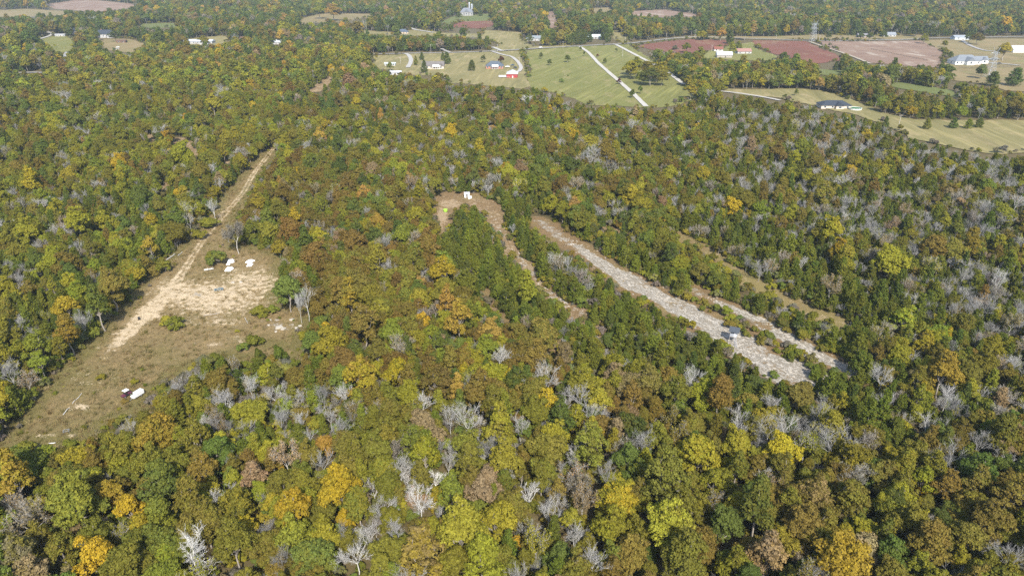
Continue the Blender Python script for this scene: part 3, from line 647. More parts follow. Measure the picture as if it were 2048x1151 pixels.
# ------------------------------------------------------------------ single trees read off the photograph: crown centre, crown width, kind, colours
NOTED = [
 (30,955,85,'broad','gb','yo'),(215,985,66,'broad','gb','yo'),(196,1112,92,'broad','go','go'),(282,1062,58,'broad','yo','go'),(380,1098,98,'bare','',''),(440,993,62,'bare','',''),(505,952,60,'broad','pk','pk'),
 (302,868,88,'broad','gb','ol'),(150,1060,46,'broad','pk','or'),(62,1035,90,'semi','pk','bg'),(118,925,55,'broad','bo','ol'),(150,1000,100,'broad','ol','gr'),(255,955,50,'broad','ol','gr'),(320,965,80,'broad','gr','ol'),(375,1000,70,'broad','ol','bo'),
 (470,1010,80,'broad','ol','yo'),(470,1080,80,'broad','ol','bo'),(530,1090,70,'broad','bo','ol'),(120,1105,80,'broad','ol','bo'),(35,1110,80,'broad','bo','bg'),(540,905,55,'broad','yo','yg'),(440,885,55,'broad','yo','yg'),(400,850,45,'bare','',''),
 (645,925,58,'bare','',''),(650,888,44,'broad','or','gb'),(682,972,86,'broad','go','yo'),(590,1015,72,'broad','go','yo'),(748,978,52,'bare','',''),(800,935,58,'bare','',''),(850,912,58,'broad','yo','yg'),(842,1005,72,'bare','',''),(795,1062,72,'bare','',''),
 (712,1105,84,'bare','',''),(650,1070,60,'broad','yo','yg'),(690,1035,38,'broad','go','go'),(838,1108,92,'broad','gb','pk'),(925,1060,100,'broad','yo','yg'),(990,1040,90,'broad','yo','ol'),(960,1110,110,'broad','yo','ol'),(1024,1085,34,'broad','go','or'),
 (1060,990,58,'bare','',''),(1098,1020,60,'bare','',''),(1118,1112,64,'broad','gr','gr'),(1165,1005,66,'semi','pk','pk'),(1150,950,70,'semi','pk','or'),(1285,885,62,'bare','',''),(1395,905,88,'broad','yo','yg'),(1430,965,70,'broad','yg','yo'),(1330,955,90,'broad','bo','ol'),
 (1240,1000,92,'broad','yo','go'),(1225,1055,90,'broad','yo','bo'),(1562,905,72,'broad','go','yo'),(1530,958,52,'bare','',''),(1450,1045,86,'broad','dg','gr'),(1510,1020,80,'broad','dg','ol'),(1540,1105,80,'broad','pk','or'),(1685,1115,130,'broad','gb','go'),(1780,1105,72,'broad','gr','dg'),
 (1860,1085,84,'broad','bo','ru'),(1930,1075,84,'broad','bo','ol'),(1335,1045,92,'broad','yo','bo'),(1400,1085,84,'broad','bo','ru'),(1820,1050,80,'broad','ol','bo'),(1630,1000,84,'broad','bo','pk'),(1700,990,90,'broad','bo','ol'),(1960,882,52,'bare','',''),(1890,920,84,'bare','',''),(1765,757,52,'bare','',''),(1855,850,50,'bare','',''),
 (1890,742,66,'broad','gb','bo'),(1660,845,72,'broad','yo','bo'),(1572,850,62,'bare','',''),(2010,925,52,'bare','',''),(1095,760,66,'bare','',''),(940,845,72,'bare','',''),(968,885,54,'bare','',''),(1000,715,42,'bare','',''),(840,808,48,'bare','',''),(725,1000,50,'semi','pk','bg'),
 (660,830,48,'bare','',''),(605,790,40,'bare','',''),(550,790,40,'bare','',''),(500,770,44,'bare','',''),(600,840,40,'bare','',''),(885,540,52,'broad','go','gb'),(893,604,50,'broad','or','gb'),(918,632,52,'broad','gb','or'),(835,565,34,'broad','or','pk'),(800,550,26,'broad','or','or'),
 (700,600,72,'broad','bo','go'),(725,640,60,'broad','ru','bo'),(610,486,56,'broad','gr','dg'),(575,578,62,'broad','gr','gr'),(625,680,50,'broad','gr','gr'),(785,668,52,'broad','yg','gr'),(755,445,40,'broad','gb','or'),(620,412,26,'broad','or','gb'),(470,465,48,'semi','bg','bg'),
 (1055,580,50,'broad','yg','yo'),(1112,525,40,'bare','',''),(875,690,40,'broad','gr','yg'),(905,705,46,'broad','gr','gr'),(1002,690,34,'broad','yo','yo'),(930,745,32,'broad','go','yo'),(1020,760,34,'broad','go','yo'),(870,620,36,'semi','bg','pk'),(905,620,32,'bare','',''),
 (1080,670,70,'broad','bo','dg'),(1120,830,60,'broad','gr','dg'),(1095,805,50,'broad','go','yo'),(1000,860,70,'broad','yo','bo'),(640,700,30,'bare','',''),(720,750,70,'broad','yo','or'),(795,745,60,'broad','go','yo'),(820,790,56,'broad','yo','ol'),(870,760,70,'broad','ru','bo'),(960,780,70,'broad','ru','bo'),
 (365,310,52,'broad','yo','yg'),(240,330,34,'broad','go','yo'),(130,612,48,'broad','yo','go'),(140,565,40,'broad','yo','yo'),(195,608,50,'broad','gr','yg'),(220,570,60,'broad','bo','ru'),(70,690,58,'broad','yg','gr'),(135,665,46,'broad','gb','bo'),(300,495,30,'broad','yo','gb'),(230,480,26,'broad','yo','go'),
 (300,440,34,'broad','yo','go'),(60,360,34,'broad','go','yo'),(1215,400,36,'broad','yo','yg'),(1125,420,34,'broad','yo','yg'),(960,300,26,'broad','go','yo'),(840,385,40,'broad','yo','yg'),(1405,352,36,'broad','yo','go'),(1680,500,40,'broad','go','yo'),(1690,515,46,'broad','yo','bo'),
 (2000,560,44,'bare','',''),(1945,485,40,'broad','gb','bo'),(1870,490,50,'broad','ru','bo'),(1780,520,66,'broad','yo','ol'),(1470,890,60,'broad','yo','yo'),(1985,700,50,'broad','yo','bo'),(1260,740,40,'bare','',''),(1230,730,60,'broad','yo','ol'),(1300,760,60,'broad','bo','pk'),(1355,780,60,'broad','ol','dg'),
 (1440,790,60,'broad','bo','ru'),(1510,770,44,'broad','dg','gr'),(1260,830,44,'broad','pk','ru'),(1290,790,50,'broad','bo','ru'),(1200,800,56,'broad','yo','ol'),(1180,880,70,'broad','ol','bo'),(1480,840,56,'bare','',''),(1600,790,56,'broad','bo','ru'),(1740,830,56,'cedar','ce','cy'),
 (900,830,50,'bare','',''),(820,960,50,'bare','',''),(870,960,46,'bare','',''),(770,1020,60,'bare','',''),(735,1070,56,'bare','',''),(905,900,46,'bare','',''),(1020,950,50,'bare','',''),(1150,1070,56,'bare','',''),(690,790,40,'bare','',''),(570,830,40,'bare','',''),(470,820,40,'bare','',''),(1060,770,46,'bare','',''),(430,800,36,'bare','',''),(620,870,36,'bare','',''),(1350,1000,40,'bare','',''),
 (750,900,60,'broad','ol','bo'),(700,900,60,'broad','bo','ol'),(780,830,60,'broad','ol','ru'),(905,980,60,'broad','ol','gr'),(935,925,60,'broad','bo','ol'),(1010,920,70,'broad','ol','yo'),(1090,900,70,'broad','bo','ol'),(560,960,60,'broad','ol','bo'),(600,945,50,'broad','ol','gr'),
]
NT = []
for (cx_, cy_, wpx, kd, c1, c2) in NOTED:
    pi_ = IDX[kd][rng.integers(len(IDX[kd]))]; h = 10.0
    for _ in range(3):
        p = at(cx_, cy_, h*.62); d = proj(p)[2]; s = wpx/(FPX/d)/PW[pi_]; s = min(s, 1.45); h = PH[pi_]*s
    NT.append((p[0], p[1], pi_, s, c1 or 'ol', c2 or 'bo'))

# ------------------------------------------------------------------ fill the woods: jittered grid, thinned by the clearings
def candidates(g0, g1, cell, half):
    xs = np.arange(-g1*1.02, g1*1.02, cell); ys = np.arange(g0*.5, g1, cell)
    X, Y = np.meshgrid(xs, ys); X = X + (np.arange(len(ys)) % 2)[:, None]*cell/2
    X = X + rng.uniform(-.42, .42, X.shape)*cell; Y = Y + rng.uniform(-.42, .42, Y.shape)*cell
    G = np.hypot(X, Y); k = (G >= g0) & (G < g1) & (np.abs(np.arctan2(X, Y)) < R(half)); return X[k], Y[k]
XS, YS, SZ = [], [], []
for g0, g1, cell, half, big in [(60,330,4.0,60,.84),(62,470,4.6,50,.55),(330,560,4.5,49,.88),(560,1050,6.2,46,1.1),(1050,1700,9.4,41,1.45),(1700,3000,12.5,41,1.75)]:
    x, y = candidates(g0, g1, cell, half); XS.append(x); YS.append(y); SZ.append(np.full(len(x), big))
X = np.concatenate(XS); Y = np.concatenate(YS); SZ = np.concatenate(SZ); n = len(X)
px, py, dep = proj(np.stack([X, Y, np.full(n, 4.0)], -1))
kindc = np.empty(n, '<U5'); t1 = np.empty(n, '<U2'); left = np.ones(n, bool)
def ranked(x, y, size, seed, mixr):
    v = (1-mixr)*vnoise(x/size, y/size, seed) + mixr*rng.uniform(0, 1, len(x)); r = np.empty(len(v)); r[np.argsort(v)] = (np.arange(len(v)) + .5)/len(v); return r
def pick(keys, wts, u): c = np.cumsum(np.array(wts, float)/sum(wts)); return np.array(keys)[np.minimum(np.searchsorted(c, u), len(keys)-1)]
def assign(sel, km, cm):
    if not sel.any(): return
    x, y = X[sel], Y[sel]; kindc[sel] = pick(list(km), list(km.values()), ranked(x, y, 26., 11, .66))
    t1[sel] = pick(list(cm), list(cm.values()), ranked(x, y, 30., 23, .55))
for poly, km, cm in ZONES:
    s = left & inpoly(px, py, poly); assign(s, km, cm); left &= ~s
assign(left, *DEFZ)
# neighbouring trees tend to share a colour
pi_ = np.zeros(n, int); 
for k in IDX:
    s = (kindc == k)
    if s.any(): pi_[s] = rng.choice(IDX[k], s.sum())
for k in ('broad', 'cedar'):
    s = (kindc == k) & (dep > 600); pi_[s] = rng.choice(IDX['f' + k], s.sum())
ced = kindc == 'cedar'; t1[ced] = np.where((dep[ced] > 700) | (rng.uniform(0, 1, ced.sum()) < .12), 'dg', rng.choice(['ce','cy'], ced.sum(), p=[.55,.45]))
sem = kindc == 'semi'; t1[sem] = rng.choice(['pk','bg','bo','yo'], sem.sum(), p=[.35,.3,.2,.15])
S = SZ*np.clip(rng.normal(.90, .24, n), .4, 1.45); S[ced] *= np.where(dep[ced] < 560, 1.12, 1.3); S[kindc == 'bare'] *= .98; inced = inpoly(px, py, ZONES[1][0]) | inpoly(px, py, ZONES[2][0]); S[(kindc == 'broad') & inced] *= .72; S[(kindc == 'bare') & inced] *= .75
H = PH[pi_]*S; Wd = PW[pi_]*S
ok = np.ones(n, bool); lucky = rng.uniform(0, 1, n)
for fx, fz, lim in [(0,0,1),(0,.55,1),(0,.92,1),(-.42,.6,1),(.42,.6,1),(0,.25,1),(-.3,.85,1),(.3,.85,1)]:
    a, b_, _ = proj(np.stack([X + fx*Wd, Y, fz*H], -1)); ok &= ~open_at(a, b_) | ((dep > 650) & (((fx != 0) & ((fz > .8) | (lucky < .4))) | ((fz > .8) & (lucky < .06))))
for (tx, ty, tp, ts, *_r) in NT: ok &= np.hypot(X - tx, Y - ty) > np.maximum(.42*PW[tp]*ts, 2.0) + .10*Wd
ok &= rng.uniform(0, 1, n) > .02
X, Y, pi_, S, t1, kindc, H, Wd = X[ok], Y[ok], pi_[ok], S[ok], t1[ok], kindc[ok], H[ok], Wd[ok]
t2 = np.array([NEXT[c][rng.integers(len(NEXT[c]))] for c in t1])
TX = np.concatenate([X, [t[0] for t in NT]]); TY = np.concatenate([Y, [t[1] for t in NT]]); TP = np.concatenate([pi_, [t[2] for t in NT]]).astype(int)
TS = np.concatenate([S, [t[3] for t in NT]]); T1 = np.concatenate([t1, [t[4] for t in NT]]); T2 = np.concatenate([t2, [t[5] for t in NT]])
noted = np.concatenate([np.zeros(len(X), bool), np.ones(len(NT), bool)])
nT = len(TX); TZr = rng.uniform(0, 2*pi, nT)
def jit(c): 
    a = np.array([TINT[k][0] for k in c]); a = a*np.exp(rng.normal(0, .14, (len(c), 1)))*np.exp(rng.normal(0, .05, (len(c), 3))); return a
C1, C2 = jit(T1), jit(T2)
bare_ = np.array([PROTO[i]['kind'] == 'bare' for i in TP]); C1[bare_] = np.where(noted[bare_][:, None], np.array([[.42,.41,.385]]), np.array([[.29,.282,.268]]))*np.exp(rng.normal(0, .18, (bare_.sum(), 1)))
KIND = np.array([PROTO[i]['kind'] for i in TP])
cpx, cpy, cdep = proj(np.stack([TX, TY, .6*PH[TP]*TS], -1)); wpx = PW[TP]*TS*FPX/cdep

# ------------------------------------------------------------------ labels that point at one tree
LANDMARKS = [('the hunting stand',1465,672),('the white boxy trailer',273,785),('the white tarps',480,528),('the white shed',934,390),('the black drum on the track',278,637),
 ('the flat white boulders',560,655),('the bottom left corner',0,1151),('the bottom right corner',2048,1151),('the middle of the bottom edge',1024,1151),('the big bottom-right gold tree',1685,1115),
 ('the bottom-left golden tree',196,1112),('the limestone strip\'s lower end',1605,755),('the limestone strip\'s upper end',1080,445),('the dirt track\'s near end',232,690),('the tan mown lane',1520,575),
 ('the middle of the left edge',0,575),('the middle of the right edge',2048,575),('the lower-right golden tree',1562,905),('the rusty crowns in the middle',870,760),('the bare tree cluster',842,1005),('the round orange tree',885,540),
 ('the bottom edge\'s right quarter point',1536,1151),('the bottom edge\'s left quarter point',512,1151),('the bright yellow tree',682,972),('the lime crown right of centre',1395,905),('the clearing\'s lower left end',40,880),
 ('the photo centre',1024,575),('the clearing-edge maple',575,578),('the lower right edge',2048,860),('the far-right orange tree',1890,742),('the yellow-green glade tree',1055,580),('the lone central bare tree',1095,760),('the dark green pair',1450,1045)]
ORD = ['nearest','second nearest','third nearest','fourth nearest','fifth nearest','sixth nearest','seventh nearest','eighth nearest','ninth nearest','tenth nearest','eleventh nearest','twelfth nearest','thirteenth nearest','fourteenth nearest','fifteenth nearest','sixteenth nearest','seventeenth nearest','eighteenth nearest','nineteenth nearest','twentieth nearest','outermost']
def side(dx, dy):
    if abs(dx) > abs(dy): return 'right of' if dx > 0 else 'left of'
    return 'in front of' if dy > 0 else 'behind'
inframe = (cpx > 4) & (cpx < 2044) & (cpy > 4) & (cpy < 1148)
as_thing = np.zeros(nT, bool)
for kd, name, most in (('broad','broadleaf_tree',290), ('cedar','cedar_tree',290), ('bare','bare_tree',190), ('semi','half_bare_tree',90)):
    k = np.where(inframe & (KIND == kd))[0]; k = k[np.argsort(-(wpx[k] + 60*noted[k]))][:most]; as_thing[k] = True
KN = {'broad': ('broadleaf_tree', 'broadleaf tree', 'broadleaf trees of the near wood'), 'cedar': ('cedar_tree', 'cedar', 'cedars of the near wood'), 'bare': ('bare_tree', 'leafless tree', 'leafless trees of the near wood'), 'semi': ('half_bare_tree', 'half-bare tree', 'half-bare trees of the near wood')}
things = np.where(as_thing)[0]
book = {}
for i in things:
    best = None
    for (ln, lx, ly) in LANDMARKS:
        d = math.hypot(cpx[i]-lx, (cpy[i]-ly)*1.0)
        if best is None or d < best[0]: best = (d, ln, side(cpx[i]-lx, cpy[i]-ly))
    cn = 'silver grey' if KIND[i] == 'bare' else TINT[T1[i]][1]
    book.setdefault((best[1], best[2], cn, KIND[i]), []).append((best[0], i))
LBL = {}
for (ln, sd2, cn, kd), lst in book.items():
    for r, (_, i) in enumerate(sorted(lst)):
        LBL[i] = f"{ORD[min(r, 20)]} {cn} {KN[kd][1]} {sd2} {ln}" if len(lst) > 1 else f"only {cn} {KN[kd][1]} {sd2} {ln}"
for i in things:
    pr = PROTO[TP[i]]; nm, _, gp = KN[KIND[i]]
    e = link(nm, None, None, (TX[i], TY[i], 0), TZr[i]); e.empty_display_size = .5
    s = float(TS[i]); e.scale = (s, s, s*float(rng.uniform(.92, 1.1)))
    tag(e, LBL[i], 'tree', gp)
    tk = link('trunk', pr['trunk'], e)
    if KIND[i] == 'bare': tk['tint'] = [float(q) for q in C1[i]]
    if pr['crown']:
        c = link('crown', pr['crown'], e); c['tint'] = [float(q) for q in C1[i]]; c['tint2'] = [float(q) for q in C2[i]]

# every other tree: one wood, instanced
def scatter(name, label, cat, protos, P, rz, scl, idx, c1, c2):
    col = bpy.data.collections.new(name + '_kinds')
    for j, me in enumerate(protos): col.objects.link(bpy.data.objects.new('%s_kind_%03d' % (name, j), me))
    me = bpy.data.meshes.new(name); me.vertices.add(len(P)); me.vertices.foreach_set('co', np.asarray(P, np.float32).ravel())
    def at_(n, t, v, f): a = me.attributes.new(n, t, 'POINT'); a.data.foreach_set(f, np.ascontiguousarray(v).ravel())
    at_('rz', 'FLOAT', np.asarray(rz, np.float32), 'value'); at_('scl', 'FLOAT', np.asarray(scl, np.float32), 'value'); at_('pick', 'INT', np.asarray(idx, np.int32), 'value')
    at_('tint', 'FLOAT_VECTOR', np.asarray(c1, np.float32), 'vector'); at_('tint2', 'FLOAT_VECTOR', np.asarray(c2, np.float32), 'vector')
    o = link(name, me); ng = bpy.data.node_groups.new(name + '_scatter', 'GeometryNodeTree')
    ng.interface.new_socket('Geometry', in_out='INPUT', socket_type='NodeSocketGeometry'); ng.interface.new_socket('Geometry', in_out='OUTPUT', socket_type='NodeSocketGeometry')
    gi = ng.nodes.new('NodeGroupInput'); go = ng.nodes.new('NodeGroupOutput')
    ci = ng.nodes.new('GeometryNodeCollectionInfo'); ci.inputs[0].default_value = col; ci.inputs[1].default_value = True; ci.inputs[2].default_value = True
    ip = ng.nodes.new('GeometryNodeInstanceOnPoints'); L = ng.links.new
    def na(n, t): q = ng.nodes.new('GeometryNodeInputNamedAttribute'); q.data_type = t; q.inputs[0].default_value = n; return q.outputs[0]
    cx = ng.nodes.new('ShaderNodeCombineXYZ'); L(na('rz', 'FLOAT'), cx.inputs[2])
    L(gi.outputs[0], ip.inputs['Points']); L(ci.outputs[0], ip.inputs['Instance']); ip.inputs['Pick Instance'].default_value = True
    L(na('pick', 'INT'), ip.inputs['Instance Index']); L(cx.outputs[0], ip.inputs['Rotation']); L(na('scl', 'FLOAT'), ip.inputs['Scale']); L(ip.outputs[0], go.inputs[0])
    md = o.modifiers.new('scatter', 'NODES'); md.node_group = ng
    return tag(o, label, cat, kind='stuff')
rest = ~as_thing
scatter('woodland', 'dense mixed autumn wood of smaller and farther trees', 'woodland', [p['whole'] for p in PROTO], np.stack([TX[rest], TY[rest], 0*TX[rest]], 1), TZr[rest], TS[rest], TP[rest], C1[rest], C2[rest])

# understory and dry grass
ux, uy = candidates(70, 430, 3.0, 46); a, b_, d_ = proj(np.stack([ux, uy, 0*ux + .6], -1)); k = ~open_at(a, b_) & (rng.uniform(0, 1, len(ux)) < .85); ux, uy = ux[k], uy[k]
uc = rng.choice(['ol','bo','cy','bg','gr','yo'], len(ux)); uc2 = rng.choice(['ol','bo','cy','bg'], len(ux))
scatter('undergrowth', 'low brown and green undergrowth between the trees', 'undergrowth', [PROTO[i]['whole'] for i in IDX['shrub']], np.stack([ux, uy, 0*ux], 1), rng.uniform(0, 6.28, len(ux)), rng.uniform(.5, 1.35, len(ux)), rng.integers(0, 3, len(ux)), jit(uc), jit(uc2))
bx, by = [], []
for fi, fl in enumerate(FIELDS):
    q = np.array(wiggle(W(fl[2]), 5.0, 3.2, fi)); m = np.hypot(q[:,0], q[:,1]) < 1500; q = q[m] + rng.normal(size=(m.sum(), 2))*1.6
    q = q[(rng.uniform(0, 1, len(q)) < .8*(vnoise(q[:,0]*.02, q[:,1]*.02, 5) > .42))]; bx += list(q[:,0]); by += list(q[:,1])
bx, by = np.array(bx), np.array(by); rd = np.full(len(bx), 1e9)
for r in ROADS: rd = np.minimum(rd, distseg(bx, by, smoothline(W(r[2]), 4))[0])
k = rd > 5; bx, by = bx[k], by[k]; bc = rng.choice(['ol','bo','yo','bg','gr','dg'], len(bx)); bc2 = rng.choice(['ol','bo','bg'], len(bx))
scatter('field_brush', 'scrubby brush along the edges of the valley fields', 'brush', [PROTO[i]['whole'] for i in IDX['shrub']], np.stack([bx, by, 0*bx + .2], 1), rng.uniform(0, 6.28, len(bx)), rng.uniform(.5, 1.7, len(bx))**1.2, rng.integers(0, 3, len(bx)), jit(bc), jit(bc2))
wx, wy = rng.uniform(-250, -55, 5000), rng.uniform(110, 480, 5000); wsd = sd_clear(wx, wy); k = (wsd > .5) & (rng.uniform(0, 1, 5000) < np.where(wsd < 6, .5, .10)*(vnoise(wx*.07, wy*.07, 31) > .38)*(sh_clear(wx, wy, wsd)['sand'] < .3)); wx, wy = wx[k], wy[k]
wc = rng.choice(['ol','bo','cy','yo','bg'], len(wx))
scatter('weeds', 'low weeds and brush scattered over the clearing', 'weeds', [PROTO[i]['whole'] for i in IDX['shrub']], np.stack([wx, wy, 0*wx], 1), rng.uniform(0, 6.28, len(wx)), rng.uniform(.2, .6, len(wx)), rng.integers(0, 3, len(wx)), jit(wc), jit(wc))
def tuft(n, h, w):
    P = np.concatenate([rng.uniform(-w, w, (n, 2)), np.zeros((n, 1))], 1); d = rng.normal(size=(n, 3))*.45; d[:, 2] = 1; L = h*rng.uniform(.5, 1.2, n)[:, None]
    s = rdir(n)*.05; s[:, 2] = 0; v = np.stack([P - s, P + s, P + d*L + s*.3, P + d*L - s*.3], 1).reshape(-1, 3)
    return newmesh('tuft', v, np.arange(4*n).reshape(-1, 4), (LEAF,), False, {'cl': np.repeat(rng.uniform(0, 1, n), 4), 'lf': np.repeat(rng.uniform(0, 1, n), 4)})
gx_ = rng.uniform(-215, -55, 60000); gy_ = rng.uniform(120, 480, 60000); sd = sd_clear(gx_, gy_); shs = sh_clear(gx_, gy_, sd)
pp = np.clip(1.0 - 1.25*shs['sand'] - shs['rock'], 0, 1)*(sd > -5)*np.clip(.25 + 1.1*vnoise(gx_*.11, gy_*.11, 21)**1.5 + .3*(sd < 4), 0, 1)
k = rng.uniform(0, 1, len(gx_)) < pp*.62; gx_, gy_ = gx_[k], gy_[k]; px_, py_, _ = proj(np.stack([gx_, gy_, 0*gx_], -1))
dryc = np.array([(.24,.175,.078),(.19,.135,.055),(.14,.122,.036),(.28,.22,.11)]); q = rng.integers(0, 4, len(gx_)); q = np.where((rng.uniform(0, 1, len(gx_)) < .2) & (py_ > 640), 2, q)
gc = dryc[q]*np.exp(rng.normal(0, .15, (len(q), 1)))
scatter('dry_grass', 'dry yellow-brown grass over the left clearing', 'grass', [tuft(26, .5, .5), tuft(18, .75, .4), tuft(34, .35, .7)], np.stack([gx_, gy_, 0*gx_ + .1], 1), rng.uniform(0, 6.28, len(gx_)), rng.uniform(.7, 1.6, len(gx_)), rng.integers(0, 3, len(gx_)), gc, gc*.7)

# loose limestone on the glades: one joined mass of small stones
sv, sf = [], []
def stone(c, sx, sy, sz, a, seed=None):
    m = 7; an = 2*pi*np.arange(m)/m + rng.uniform(-.25, .25, m); rr = rng.uniform(.75, 1.15, m)
    x = rr*np.cos(an)*sx; y = rr*np.sin(an)*sy; X2 = x*cos(a) - y*sin(a); Y2 = x*sin(a) + y*cos(a)
    z1 = sz*rng.uniform(.75, 1.05, m)
    v = [(c[0]+X2[i], c[1]+Y2[i], c[2]-.1) for i in range(m)] + [(c[0]+X2[i]*.86, c[1]+Y2[i]*.86, c[2]+z1[i]) for i in range(m)] + [(c[0], c[1], c[2]+sz)]
    f = [(i, (i+1) % m, m+(i+1) % m, m+i) for i in range(m)] + [(m+i, m+(i+1) % m, 2*m) for i in range(m)]
    return v, f
for (si, cnt, spread) in [(0, 420, 5.5), (1, 140, 3.0), (2, 120, 2.2)]:
    pw = STRIPW[si]
    for _ in range(cnt):
        t = rng.uniform(.12, 1)*(len(pw)-1.001); i = int(t); p = pw[i] + (pw[i+1]-pw[i])*(t-i) + rng.normal(size=2)*spread*.45
        s = rng.uniform(.12, .55)*rng.uniform(.6, 1.2); v, f = stone((p[0], p[1], .28), s*1.5, s*.7, rng.uniform(.0, .10), rng.normal(2.45, .35)); b0 = len(sv); sv += v; sf += [tuple(b0+q for q in ff) for ff in f]
STONE = paint((.37, .335, .28), .9, 0, .22, .8)
tag(link('limestone_rubble', newmesh('limestone_rubble', sv, sf, (STONE,))), 'pale loose limestone slabs strewn over the glades', 'rubble', kind='stuff')

# ------------------------------------------------------------------ single shrubs in the clearing and lone trees in the fields
def plant(name, label, cat, px_, py_, wpx_, kd, c1, c2, hpx=None, group=None, pi_=None):
    """stands with its foot at photo point (px_, py_)"""
    p = at(px_, py_); m = ppm(px_, py_); j = IDX[kd][rng.integers(len(IDX[kd]))] if pi_ is None else IDX[kd][pi_]; pr = PROTO[j]
    s = wpx_/m/pr['w']; sz = hpx/(m*max(.35, cos(math.atan2(CAM_H, p[1]))))/pr['h'] if hpx else s
    e = link(name, None, None, p, float(rng.uniform(0, 6.28))); e.scale = (s, s, sz); tag(e, label, cat, group); tk = link('trunk', pr['trunk'], e); tk['tint'] = [.42, .41, .385]
    if pr['crown']:
        c = link('crown', pr['crown'], e); c['tint'] = [float(q) for q in jit([c1])[0]]; c['tint2'] = [float(q) for q in jit([c2])[0]]
    return e
for (x, y, w, h, c1, c2, lb) in [(437,530,38,22,'gr','ol','dark green shrub beside the white tarps'),(425,527,24,18,'ol','cy','olive shrub at the left end of the tarp thicket'),(352,655,40,16,'ol','cy','round olive shrub in the middle of the clearing'),(334,650,26,13,'yo','ol','yellow-olive shrub left of the mid-clearing bush'),
    (510,693,38,16,'cy','ol','wide olive shrub at the right end of the clearing'),(488,702,26,12,'gr','ol','small green shrub just left of the wide olive one'),(330,545,34,18,'cy','bo','dull green shrub between track and left wood'),(310,552,26,14,'bo','ol','brownish shrub at the left wood edge'),
    (520,632,40,13,'ol','bo','low dark shrub above the flat boulders'),(545,626,30,11,'cy','ol','low green shrub right of the dark low one'),(270,768,16,8,'yo','ol','tiny yellowish shrub behind the white trailer'),(250,806,16,6,'bo','ru','small brownish bush in front of the utility cart'),(205,760,20,9,'ol','yo','lone small olive shrub left of the utility cart'),
    (418,455,40,14,'ol','yo','grassy shrub band left of the dirt track'),(400,478,30,13,'yo','ol','yellow-green shrub beside the upper dirt track'),(1593,718,20,16,'ce','cy','small round cedar bush on the limestone strip'),(1494,622,14,10,'cy','ce','tiny cedar seedling between the glade strips'),(562,727,28,26,'ce','cy','rounded cedar bush at the clearing bottom edge'),(520,722,22,18,'ce','cy','smaller cedar bush left of the rounded one')]:
    plant('shrub', lb, 'shrub', x, y, w, 'shrub', c1, c2, h*1.15, 'shrubs in the clearings')
